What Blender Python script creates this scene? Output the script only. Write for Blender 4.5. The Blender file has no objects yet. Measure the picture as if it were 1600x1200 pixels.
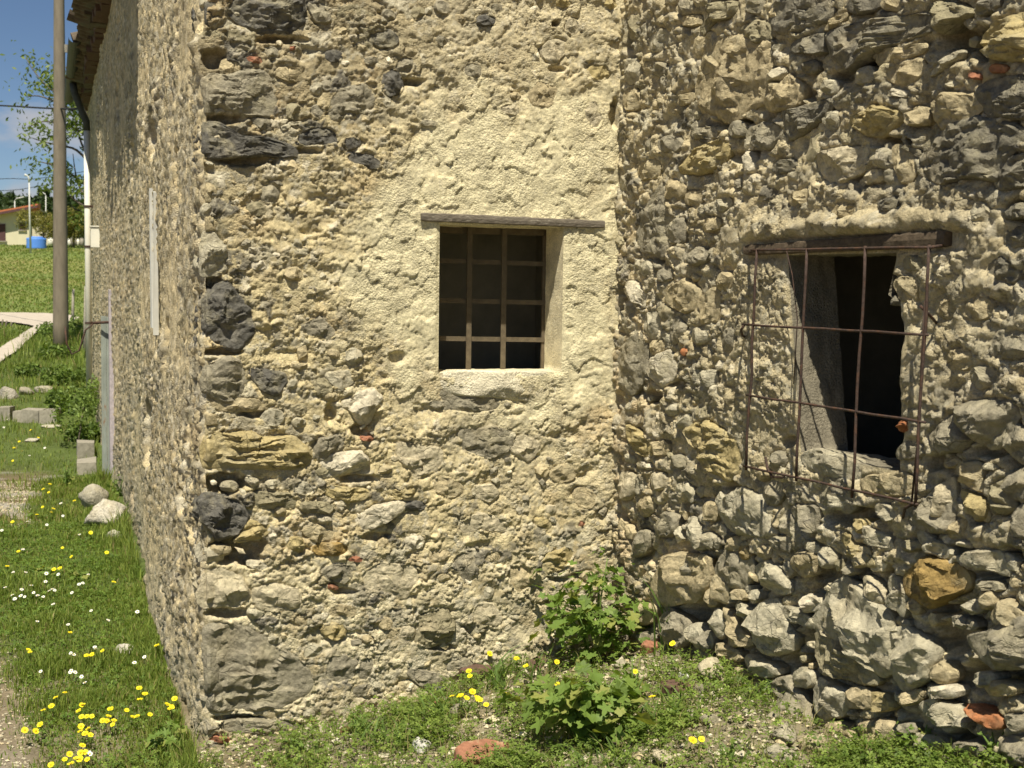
import bpy, math, random
import numpy as np
from mathutils import Matrix, Vector

random.seed(7)
rng = np.random.default_rng(11)
scene = bpy.context.scene

# ------------------------------------------------------------------ camera
EYE = 1.6
F = 2100.0                      # focal length in pixels of a 1600 px wide picture
PITCH = math.atan(159 / F)
ROLL = 0.014
fw = np.array([0, math.cos(PITCH), -math.sin(PITCH)])
zz = np.array([0, math.sin(PITCH), math.cos(PITCH)])
xx = np.array([1.0, 0, 0])
cr = xx + ROLL * zz
cr /= np.linalg.norm(cr)
cu = np.cross(cr, fw)
cam_data = bpy.data.cameras.new('camera')
cam = bpy.data.objects.new('camera', cam_data)
scene.collection.objects.link(cam)
cam_data.sensor_width = 36.0
cam_data.lens = 36.0 * F / 1600.0
cam_data.clip_start = 0.05
cam_data.clip_end = 3000
M3 = Matrix([[cr[i], cu[i], -fw[i]] for i in range(3)])
cam.matrix_world = Matrix.Translation((0, 0, EYE)) @ M3.to_4x4()
cam_data.dof.use_dof = True
cam_data.dof.focus_distance = 4.9
cam_data.dof.aperture_fstop = 9.0
scene.camera = cam

# ------------------------------------------------------------------ sun, sky, exposure
SUN_AZ = math.radians(5)        # degrees to the left of straight behind the camera
SUN_EL = math.radians(60.5)
to_sun = Vector((-math.sin(SUN_AZ) * math.cos(SUN_EL), -math.cos(SUN_AZ) * math.cos(SUN_EL), math.sin(SUN_EL)))
sl = bpy.data.lights.new('sun', 'SUN')
sl.energy = 5.0
sl.angle = math.radians(0.55)
sl.color = (1.0, 0.93, 0.78)
sun = bpy.data.objects.new('sun', sl)
scene.collection.objects.link(sun)
sun.location = (0, -3, 12)
sun.rotation_euler = to_sun.to_track_quat('Z', 'Y').to_euler()

world = bpy.data.worlds.new("World")
scene.world = world
world.use_nodes = True
wn = world.node_tree
wn.nodes.clear()
def N(nt, t, **kw):
    n = nt.nodes.new(t)
    for k, v in kw.items():
        setattr(n, k, v)
    return n
sky = N(wn, 'ShaderNodeTexSky', sky_type='NISHITA')
sky.sun_disc = False
sky.sun_elevation = SUN_EL
sky.sun_rotation = math.atan2(to_sun.x, to_sun.y)
sky.altitude = 2400
sky.air_density = 0.95
sky.dust_density = 0.5
sky.ozone_density = 3.6
bg = N(wn, 'ShaderNodeBackground')
bg.inputs['Strength'].default_value = 0.052
wo = N(wn, 'ShaderNodeOutputWorld')
# a low band of fair-weather cumulus all round the horizon
tc = N(wn, 'ShaderNodeTexCoord')
sp = N(wn, 'ShaderNodeSeparateXYZ')
mpn = N(wn, 'ShaderNodeMapping')
mpn.inputs['Scale'].default_value = (7, 7, 15)
mpn.inputs['Location'].default_value = (1.75, 0.4, 0.2)
nz = N(wn, 'ShaderNodeTexNoise')
nz.inputs['Scale'].default_value = 1.0
nz.inputs['Detail'].default_value = 9
nz.inputs['Roughness'].default_value = 0.55
wn.links.new(tc.outputs['Generated'], sp.inputs[0])
wn.links.new(tc.outputs['Generated'], mpn.inputs[0])
wn.links.new(mpn.outputs[0], nz.inputs['Vector'])
band = N(wn, 'ShaderNodeMapRange', interpolation_type='SMOOTHSTEP')
band.inputs[1].default_value = 0.0; band.inputs[2].default_value = 0.14
band.inputs[3].default_value = 0.32; band.inputs[4].default_value = -0.12
wn.links.new(sp.outputs['Z'], band.inputs[0])
add = N(wn, 'ShaderNodeMath', operation='ADD')
wn.links.new(nz.outputs[0], add.inputs[0]); wn.links.new(band.outputs[0], add.inputs[1])
cm = N(wn, 'ShaderNodeMapRange', interpolation_type='SMOOTHSTEP')
cm.inputs[1].default_value = 0.50; cm.inputs[2].default_value = 0.63
cm.inputs[3].default_value = 0; cm.inputs[4].default_value = 0.9
wn.links.new(add.outputs[0], cm.inputs[0])
mixc = N(wn, 'ShaderNodeMixRGB')
mixc.inputs[2].default_value = (6.5, 6.6, 7.0, 1)
wn.links.new(cm.outputs[0], mixc.inputs[0])
wn.links.new(sky.outputs[0], mixc.inputs[1])
wn.links.new(mixc.outputs[0], bg.inputs['Color'])
wn.links.new(bg.outputs[0], wo.inputs['Surface'])

scene.view_settings.view_transform = 'Standard'
scene.view_settings.look = 'None'
scene.view_settings.exposure = 0.50
scene.view_settings.gamma = 1
scene.view_settings.use_curve_mapping = False
scene.cycles.max_bounces = 6

# ------------------------------------------------------------------ geometry of the place
def ray(px, py):
    px = np.asarray(px, float); py = np.asarray(py, float)
    return (fw + np.multiply.outer((px - 800) / F, cr) - np.multiply.outer((py - 600) / F, cu))
CAM = np.array([0, 0, EYE])
def project(P):
    d = P - CAM
    z = d @ fw
    z = np.where(z > 0.05, z, 0.05)
    return 800 + F * (d @ cr) / z, 600 - F * (d @ cu) / z

a_dir = np.array([-0.3243, 0.946, 0]); a_dir /= np.linalg.norm(a_dir)
b_dir = np.array([a_dir[1], -a_dir[0], 0])
c_dir = np.array([0.421, -0.907, 0]); c_dir /= np.linalg.norm(c_dir)
Kp = np.array([-1.02, 4.46, 0.0])
class Wall:
    def __init__(s, o, d, n):
        s.o = o; s.d = d; s.n = n
    def pt(s, u, v, h):
        u = np.asarray(u, float)[..., None]; h = np.asarray(h, float)[..., None]; v = np.asarray(v, float)
        P = s.o + u * s.d + h * s.n
        P = np.broadcast_to(P, np.broadcast_shapes(P.shape, v.shape + (3,))).copy()
        P[..., 2] = v
        return P
    def uv(s, px, py, h=0.0):
        r = ray(px, py)
        t = ((s.o + h * s.n - CAM) @ s.n) / (r @ s.n)
        P = CAM + t[..., None] * r
        return (P - s.o) @ s.d, P[..., 2]
WB = Wall(Kp, b_dir, np.array([b_dir[1], -b_dir[0], 0]))
uI = float(WB.uv(961, 500)[0])
I0 = Kp + uI * b_dir
WC = Wall(I0, c_dir, np.array([c_dir[1], -c_dir[0], 0]))
WA = Wall(Kp, a_dir, np.array([-a_dir[1], a_dir[0], 0]))
LB, LC, LA = uI, 3.4, 14.1
TOP = 3.9

def lerp(x, xs, ys): return np.interp(x, xs, ys)
def sstep(a, b, x):
    t = np.clip((x - a) / (b - a), 0, 1)
    return t * t * (3 - 2 * t)

# ------------------------------------------------------------------ noise
def _hash(ix, iy, seed):
    h = (ix.astype(np.int64) * 374761393 + iy.astype(np.int64) * 668265263 + seed * 974634777) & 0xFFFFFFFF
    h = ((h ^ (h >> 13)) * 1274126177) & 0xFFFFFFFF
    h = h ^ (h >> 16)
    return (h & 0xFFFFFF) / float(0x1000000)
def perlin(x, y, seed=0):
    x = np.asarray(x, float); y = np.asarray(y, float)
    x, y = np.broadcast_arrays(x, y)
    ix = np.floor(x); iy = np.floor(y); fx = x - ix; fy = y - iy
    u = fx * fx * fx * (fx * (fx * 6 - 15) + 10); v = fy * fy * fy * (fy * (fy * 6 - 15) + 10)
    def g(dx, dy):
        a = _hash(ix + dx, iy + dy, seed) * 2 * math.pi
        return np.cos(a) * (fx - dx) + np.sin(a) * (fy - dy)
    a = g(0, 0) * (1 - u) + g(1, 0) * u
    b = g(0, 1) * (1 - u) + g(1, 1) * u
    return (a * (1 - v) + b * v) * 1.5
def fbm(x, y, seed=0, oct=4, gain=0.5):
    s = 0; a = 1.0; t = 0
    for i in range(oct):
        s = s + a * perlin(np.asarray(x) * 2 ** i + 17.3 * i, np.asarray(y) * 2 ** i - 9.1 * i, seed + i)
        t += a; a *= gain
    return s / t
def worley(x, y, seed=0):
    x, y = np.broadcast_arrays(np.asarray(x, float), np.asarray(y, float))
    ix = np.floor(x); iy = np.floor(y)
    F1 = np.full(x.shape, 9.0); F2 = np.full(x.shape, 9.0)
    cx = np.zeros(x.shape); cy = np.zeros(x.shape); dx1 = np.zeros(x.shape); dy1 = np.zeros(x.shape)
    for ox in (-1, 0, 1):
        for oy in (-1, 0, 1):
            jx = ix + ox; jy = iy + oy
            qx = jx + 0.1 + 0.8 * _hash(jx, jy, seed); qy = jy + 0.1 + 0.8 * _hash(jx, jy, seed + 77)
            dx = x - qx; dy = y - qy
            d = np.sqrt(dx * dx + dy * dy)
            m = d < F1
            F2 = np.where(m, F1, np.minimum(F2, d))
            cx = np.where(m, jx, cx); cy = np.where(m, jy, cy)
            dx1 = np.where(m, dx, dx1); dy1 = np.where(m, dy, dy1)
            F1 = np.where(m, d, F1)
    return F1, F2, cx, cy, dx1, dy1
def lumps(u, v, size, seed, warp=0.35, sharp=0.22, flat=1.0):
    """rubble-like relief in 0..1 : every cell a tilted lump with a crease round it"""
    x = u / size; y = v / (size * flat)
    wx = x + warp * perlin(x * 1.3, y * 1.3, seed + 5) + 0.15 * perlin(x * 4, y * 4, seed + 6)
    wy = y + warp * perlin(x * 1.3 + 9, y * 1.3, seed + 7) + 0.15 * perlin(x * 4, y * 4 + 7, seed + 8)
    F1, F2, cx, cy, dx, dy = worley(wx, wy, seed)
    r1 = _hash(cx, cy, seed + 11); r2 = _hash(cx, cy, seed + 12); r3 = _hash(cx, cy, seed + 13)
    edge = sstep(0.02, sharp, F2 - F1)
    h = edge * (0.35 + 0.55 * r1 + 0.7 * dx * (r2 - 0.5) * 2 + 0.7 * dy * (r3 - 0.5) * 2 - 0.3 * F1 * F1)
    return np.clip(h, 0, 1.3), edge, r1, _hash(cx, cy, seed + 14)

def poly_sd(px, py, poly):
    """signed distance to a polygon, positive inside"""
    P = np.array(poly, float)
    d = np.full(px.shape, 1e9); ins = np.zeros(px.shape, bool)
    n = len(P)
    for i in range(n):
        x1, y1 = P[i]; x2, y2 = P[(i + 1) % n]
        ex, ey = x2 - x1, y2 - y1
        t = np.clip(((px - x1) * ex + (py - y1) * ey) / (ex * ex + ey * ey), 0, 1)
        d = np.minimum(d, np.hypot(px - x1 - t * ex, py - y1 - t * ey))
        c = ((y1 > py) != (y2 > py))
        with np.errstate(divide='ignore', invalid='ignore'):
            xi = x1 + (py - y1) * ex / (ey if ey != 0 else 1e-9)
        ins ^= c & (px < xi)
    return np.where(ins, d, -d)

# ------------------------------------------------------------------ object helpers
COL = scene.collection
def link(o, parent=None):
    COL.objects.link(o)
    if parent is not None:
        o.parent = parent
    return o
def tag(o, label=None, cat=None, group=None, kind=None):
    if label: o['label'] = label
    if cat: o['category'] = cat
    if group: o['group'] = group
    if kind: o['kind'] = kind
    return o
def empty(name, loc=(0, 0, 0)):
    o = bpy.data.objects.new(name, None)
    o.location = loc
    o.empty_display_size = 0.1
    return link(o)
def mesh_np(name, V, faces, mats, cols=None, smooth=True, matidx=None):
    """V (n,3); faces list of arrays (k,3) or (k,4)"""
    me = bpy.data.meshes.new(name)
    V = np.asarray(V, np.float32)
    if not isinstance(faces, (list, tuple)): faces = [faces]
    faces = [np.asarray(f, np.int32) for f in faces if len(f)]
    nl = sum(f.size for f in faces); nf = sum(len(f) for f in faces)
    me.vertices.add(len(V)); me.vertices.foreach_set('co', V.ravel())
    me.loops.add(nl); me.loops.foreach_set('vertex_index', np.concatenate([f.ravel() for f in faces]))
    me.polygons.add(nf)
    tot = np.concatenate([np.full(len(f), f.shape[1], np.int32) for f in faces])
    st = np.concatenate([[0], np.cumsum(tot)[:-1]]).astype(np.int32)
    me.polygons.foreach_set('loop_start', st)
    me.polygons.foreach_set('use_smooth', np.full(nf, smooth))
    if matidx is not None: me.polygons.foreach_set('material_index', np.asarray(matidx, np.int32))
    me.update(calc_edges=True)
    if cols is not None:
        ca = me.color_attributes.new('Col', 'FLOAT_COLOR', 'POINT')
        c4 = np.ones((len(V), 4), np.float32); c4[:, :3] = cols
        ca.data.foreach_set('color', c4.ravel())
    for m in (mats if isinstance(mats, (list, tuple)) else [mats]):
        me.materials.append(m)
    return me
def obj(name, me, parent=None, loc=(0, 0, 0)):
    o = bpy.data.objects.new(name, me)
    o.location = loc
    return link(o, parent)
class MB:
    """collects simple solids, built as one mesh"""
    def __init__(s): s.V = []; s.F3 = []; s.F4 = []; s.n = 0
    def add(s, V, F):
        V = np.asarray(V, float)
        s.V.append(V)
        for f in F:
            (s.F3 if len(f) == 3 else s.F4).append([i + s.n for i in f])
        s.n += len(V)
    def hexa(s, P):     # 8 corners, bottom 4 ccw then top 4
        s.add(P, [(3, 2, 1, 0), (4, 5, 6, 7), (0, 1, 5, 4), (1, 2, 6, 5), (2, 3, 7, 6), (3, 0, 4, 7)])
    def box(s, c, sx, sy, sz, ax=None, jit=0):
        c = np.asarray(c, float)
        ax = np.eye(3) if ax is None else np.array(ax)
        P = []
        for k in (-.5, .5):
            for i, j in ((-.5, -.5), (.5, -.5), (.5, .5), (-.5, .5)):
                P.append(c + ax[0] * sx * i + ax[1] * sy * j + ax[2] * sz * k + (rng.normal(0, jit, 3) if jit else 0))
        s.hexa(P)
    def tube(s, pts, r, n=8, cap=True):
        pts = [np.asarray(p, float) for p in pts]
        rr = r if isinstance(r, (list, tuple)) else [r] * len(pts)
        V = []
        t0 = pts[1] - pts[0]; t0 /= np.linalg.norm(t0)
        a = np.cross(t0, [0.3, 0.2, 1.0]); 
        if np.linalg.norm(a) < 1e-3: a = np.cross(t0, [1, 0, 0])
        a /= np.linalg.norm(a)
        for i, p in enumerate(pts):
            t = pts[min(i + 1, len(pts) - 1)] - pts[max(i - 1, 0)]; t /= np.linalg.norm(t)
            a = a - t * (a @ t); a /= np.linalg.norm(a); b = np.cross(t, a)
            for k in range(n):
                th = 2 * math.pi * k / n
                V.append(p + rr[i] * (a * math.cos(th) + b * math.sin(th)))
        F = []
        for i in range(len(pts) - 1):
            for k in range(n):
                k2 = (k + 1) % n
                F.append((i * n + k, i * n + k2, (i + 1) * n + k2, (i + 1) * n + k))
        if cap:
            V.append(pts[0]); V.append(pts[-1]); c0 = len(V) - 2; c1 = len(V) - 1; L = (len(pts) - 1) * n
            for k in range(n):
                k2 = (k + 1) % n
                F.append((c0, k2, k)); F.append((c1, L + k, L + k2))
        s.add(V, F)
    def build(s, name, mat, parent=None, loc=(0, 0, 0), smooth=False):
        V = np.concatenate(s.V) - np.asarray(loc, float)
        if parent is not None and loc == (0, 0, 0):
            pass
        me = mesh_np(name, V, [np.array(s.F3, np.int32).reshape(-1, 3), np.array(s.F4, np.int32).reshape(-1, 4)], mat, smooth=smooth)
        if parent is not None:
            pl = np.array(parent.matrix_world.translation if False else root_loc(parent))
            loc = tuple(np.asarray(loc, float) - pl)
            if np.allclose(np.asarray(loc) + pl, 0): pass
        return obj(name, me, parent, loc)
def root_loc(o):
    l = np.array(o.location, float)
    while o.parent is not None:
        o = o.parent; l = l + np.array(o.location, float)
    return l
def part_mesh(name, me, parent, world_loc=(0, 0, 0)):
    loc = np.asarray(world_loc, float) - (root_loc(parent) if parent is not None else 0)
    return obj(name, me, parent, tuple(loc))

# ------------------------------------------------------------------ materials
def mat_new(name):
    m = bpy.data.materials.new(name); m.use_nodes = True
    nt = m.node_tree; b = nt.nodes['Principled BSDF']
    b.inputs['Roughness'].default_value = 0.9
    b.inputs['Specular IOR Level'].default_value = 0.25
    return m, nt, b
def add_noise(nt, scale, detail=4, rough=0.55, vec=None):
    n = N(nt, 'ShaderNodeTexNoise')
    n.inputs['Scale'].default_value = scale; n.inputs['Detail'].default_value = detail; n.inputs['Roughness'].default_value = rough
    if vec is not None: nt.links.new(vec, n.inputs['Vector'])
    return n
def mrange(nt, src, a, b, c, d):
    r = N(nt, 'ShaderNodeMapRange')
    for i, v in enumerate((a, b, c, d)): r.inputs[i + 1].default_value = v
    nt.links.new(src, r.inputs[0]); return r.outputs[0]
def mul_col(nt, col, fac):
    m = N(nt, 'ShaderNodeVectorMath', operation='SCALE')
    nt.links.new(col, m.inputs[0]); nt.links.new(fac, m.inputs['Scale']); return m.outputs[0]
def masonry_mat(name, s1, s2, bump, bdist, dust=None, gscale=1.0, cracks=0):
    m, nt, b = mat_new(name)
    at = N(nt, 'ShaderNodeAttribute', attribute_name='Col')
    tcn = N(nt, 'ShaderNodeTexCoord')
    geo = N(nt, 'ShaderNodeNewGeometry')
    vec = geo.outputs['Position']
    n1 = add_noise(nt, s1, 5, 0.6, vec); n2 = add_noise(nt, s2, 4, 0.65, vec)
    f1 = mrange(nt, n1.outputs[0], 0.3, 0.7, 0.78, 1.22)
    f2 = mrange(nt, n2.outputs[0], 0.3, 0.7, 0.72, 1.28)
    c = mul_col(nt, mul_col(nt, at.outputs['Color'], f1), f2)
    if dust:
        nd = add_noise(nt, 9 * gscale, 8, 0.7, vec)
        fac = mrange(nt, nd.outputs[0], 0.50, 0.66, 0, dust[3])
        mx = N(nt, 'ShaderNodeMixRGB'); mx.inputs[2].default_value = (*dust[:3], 1)
        nt.links.new(fac, mx.inputs[0]); nt.links.new(c, mx.inputs[1]); c = mx.outputs[0]
    nt.links.new(c, b.inputs['Base Color'])
    vo = N(nt, 'ShaderNodeTexVoronoi', feature='F1'); vo.inputs['Scale'].default_value = s2 * 0.8
    nt.links.new(vec, vo.inputs['Vector'])
    n3 = add_noise(nt, s2 * 0.6, 8, 0.7, vec)
    h = N(nt, 'ShaderNodeMath', operation='MULTIPLY_ADD'); h.inputs[1].default_value = -0.5
    nt.links.new(vo.outputs['Distance'], h.inputs[0]); nt.links.new(n3.outputs[0], h.inputs[2])
    hs = h.outputs[0]
    if not cracks:      # sandy in places, trowelled smooth in others
        nq = add_noise(nt, 6, 4, 0.6, vec); ng = add_noise(nt, 420, 3, 0.7, vec)
        hq = N(nt, 'ShaderNodeMath', operation='MULTIPLY'); nt.links.new(hs, hq.inputs[0]); nt.links.new(mrange(nt, nq.outputs[0], .40, .60, .12, 1.15), hq.inputs[1])
        hr = N(nt, 'ShaderNodeMath', operation='MULTIPLY_ADD'); hr.inputs[1].default_value = .35
        nt.links.new(ng.outputs[0], hr.inputs[0]); nt.links.new(hq.outputs[0], hr.inputs[2]); hs = hr.outputs[0]
    if cracks:
        nw = add_noise(nt, cracks * .7, 3, 0.5, vec)
        wv = N(nt, 'ShaderNodeVectorMath', operation='MULTIPLY_ADD'); wv.inputs[1].default_value = (.06, .06, .06)
        nt.links.new(nw.outputs['Color'], wv.inputs[0]); nt.links.new(vec, wv.inputs[2])
        ve = N(nt, 'ShaderNodeTexVoronoi', feature='DISTANCE_TO_EDGE'); ve.inputs['Scale'].default_value = cracks
        mpz = N(nt, 'ShaderNodeMapping'); mpz.inputs['Scale'].default_value = (1, 1, 1.8)
        nt.links.new(wv.outputs[0], mpz.inputs[0]); nt.links.new(mpz.outputs[0], ve.inputs['Vector'])
        ck = mrange(nt, ve.outputs['Distance'], 0.0, 0.035, -0.45, 0.0)
        nf = add_noise(nt, s2 * 3.5, 4, 0.7, vec)
        h2 = N(nt, 'ShaderNodeMath', operation='MULTIPLY_ADD'); h2.inputs[1].default_value = 0.45
        nt.links.new(nf.outputs[0], h2.inputs[0]); nt.links.new(hs, h2.inputs[2])
        nm = add_noise(nt, cracks * .4, 2, 0.5, vec)
        cm_ = N(nt, 'ShaderNodeMath', operation='MULTIPLY'); nt.links.new(ck, cm_.inputs[0]); nt.links.new(mrange(nt, nm.outputs[0], .5, .62, 0, 1), cm_.inputs[1])
        h3 = N(nt, 'ShaderNodeMath', operation='ADD'); nt.links.new(h2.outputs[0], h3.inputs[0]); nt.links.new(cm_.outputs[0], h3.inputs[1]); hs = h3.outputs[0]
    bp = N(nt, 'ShaderNodeBump'); bp.inputs['Strength'].default_value = bump; bp.inputs['Distance'].default_value = bdist
    nt.links.new(hs, bp.inputs['Height']); nt.links.new(bp.outputs[0], b.inputs['Normal'])
    b.inputs['Roughness'].default_value = 0.93
    return m
M_wall = masonry_mat('lime_mortar', 14, 170, 0.9, 0.009)
M_stone = masonry_mat('rubble_stone', 24, 75, 1.0, 0.010, dust=(0.46, 0.41, 0.265, 0.6), cracks=16)
M_small = masonry_mat('small_rubble', 22, 120, 0.7, 0.005, dust=(0.47, 0.40, 0.255, 0.3))
def plain(name, col, rough=0.85, s=18, amp=0.3, bump=0.3, bdist=0.003, metal=0.0, stretch=None, spec=0.25, col2=None, c2=(0.5, 0.62)):
    m, nt, b = mat_new(name)
    tcn = N(nt, 'ShaderNodeTexCoord'); vec = tcn.outputs['Object']
    if stretch:
        mp = N(nt, 'ShaderNodeMapping'); mp.inputs['Scale'].default_value = stretch
        nt.links.new(vec, mp.inputs[0]); vec = mp.outputs[0]
    n1 = add_noise(nt, s, 6, 0.65, vec)
    rgb = N(nt, 'ShaderNodeRGB'); rgb.outputs[0].default_value = (*col, 1)
    c = mul_col(nt, rgb.outputs[0], mrange(nt, n1.outputs[0], 0.3, 0.7, 1 - amp, 1 + amp))
    if col2:
        n2 = add_noise(nt, s * 0.45, 7, 0.7, vec)
        mx = N(nt, 'ShaderNodeMixRGB'); mx.inputs[2].default_value = (*col2, 1)
        nt.links.new(mrange(nt, n2.outputs[0], c2[0], c2[1], 0, 1), mx.inputs[0]); nt.links.new(c, mx.inputs[1]); c = mx.outputs[0]
    nt.links.new(c, b.inputs['Base Color'])
    bp = N(nt, 'ShaderNodeBump'); bp.inputs['Strength'].default_value = bump; bp.inputs['Distance'].default_value = bdist
    nt.links.new(n1.outputs[0], bp.inputs['Height']); nt.links.new(bp.outputs[0], b.inputs['Normal'])
    b.inputs['Roughness'].default_value = rough; b.inputs['Metallic'].default_value = metal
    b.inputs['Specular IOR Level'].default_value = spec
    return m
M_oldwood = plain('weathered_timber', (0.17, 0.145, 0.11), s=60, amp=0.5, bump=0.9, bdist=0.006, stretch=(1, 1, 9), col2=(0.42, 0.38, 0.30), c2=(0.56, 0.7))
M_darkwood = plain('dark_timber', (0.10, 0.075, 0.05), s=50, amp=0.4, bump=0.7, bdist=0.006)
M_barwood = plain('grille_wood', (0.12, 0.095, 0.06), s=40, amp=0.3)
M_rust = plain('rusty_iron', (0.06, 0.040, 0.032), s=80, amp=0.5, bump=0.8, bdist=0.002, rough=0.8, col2=(0.10, 0.052, 0.032))
M_brick = plain('brick_clay', (0.29, 0.135, 0.08), s=50, amp=0.3, bump=0.6, bdist=0.004, col2=(0.45, 0.33, 0.2), c2=(0.58, 0.75))
M_brickd = plain('dark_tile_clay', (0.115, 0.07, 0.05), s=50, amp=0.35, bump=0.6, bdist=0.004)
M_pipe = plain('cream_plastic_pipe', (0.72, 0.70, 0.60), s=4, amp=0.08, bump=0.05, rough=0.45, spec=0.5)
M_gutter = plain('dark_metal_gutter', (0.07, 0.075, 0.06), s=15, amp=0.3, rough=0.6)
M_rooftile = plain('old_roof_tile', (0.13, 0.10, 0.07), s=14, amp=0.5, bump=0.6, bdist=0.01, col2=(0.12, 0.12, 0.09))
M_concrete = plain('concrete', (0.30, 0.275, 0.22), s=30, amp=0.25, bump=0.6, bdist=0.006)
M_pole = plain('pole_concrete', (0.20, 0.17, 0.125), s=12, amp=0.22, bump=0.35, bdist=0.006, stretch=(1, 1, 0.25))
M_white = plain('white_metal', (0.58, 0.58, 0.54), s=8, amp=0.1, rough=0.5)
M_wire = plain('black_wire', (0.03, 0.03, 0.03), s=8, amp=0.1)
M_door = plain('peeling_blue_grey_paint', (0.27, 0.30, 0.26), s=22, amp=0.25, stretch=(1, 1, 0.2), col2=(0.24, 0.15, 0.09), c2=(0.57, 0.63))
M_lilac = plain('lilac_plaster', (0.42, 0.38, 0.40), s=30, amp=0.25, bump=0.5, bdist=0.005)
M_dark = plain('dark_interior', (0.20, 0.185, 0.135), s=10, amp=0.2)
M_tank = plain('blue_plastic', (0.10, 0.26, 0.72), s=6, amp=0.08, rough=0.5)
M_redroof = plain('red_roof_tiles', (0.46, 0.16, 0.07), s=3, amp=0.2)
M_cream = plain('cream_render', (0.62, 0.57, 0.40), s=2, amp=0.06, bump=0.1)
M_shade = plain('brown_shutter', (0.10, 0.05, 0.05), s=3, amp=0.1)
# ------------------------------------------------------------------ the traced stones
PAL = {'d': (.125, .118, .10), 'g': (.295, .265, .190), 'l': (.45, .41, .295), 'b': (.45, .375, .225), 'y': (.43, .35, .17),
       'o': (.30, .265, .165), 'w': (.60, .54, .40), 'r': (.29, .13, .075), 'k': (.34, .235, .085), 'p': (.52, .455, .31), 'e': (.20, .183, .138), 'x': (.34, .14, .06)}
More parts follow.
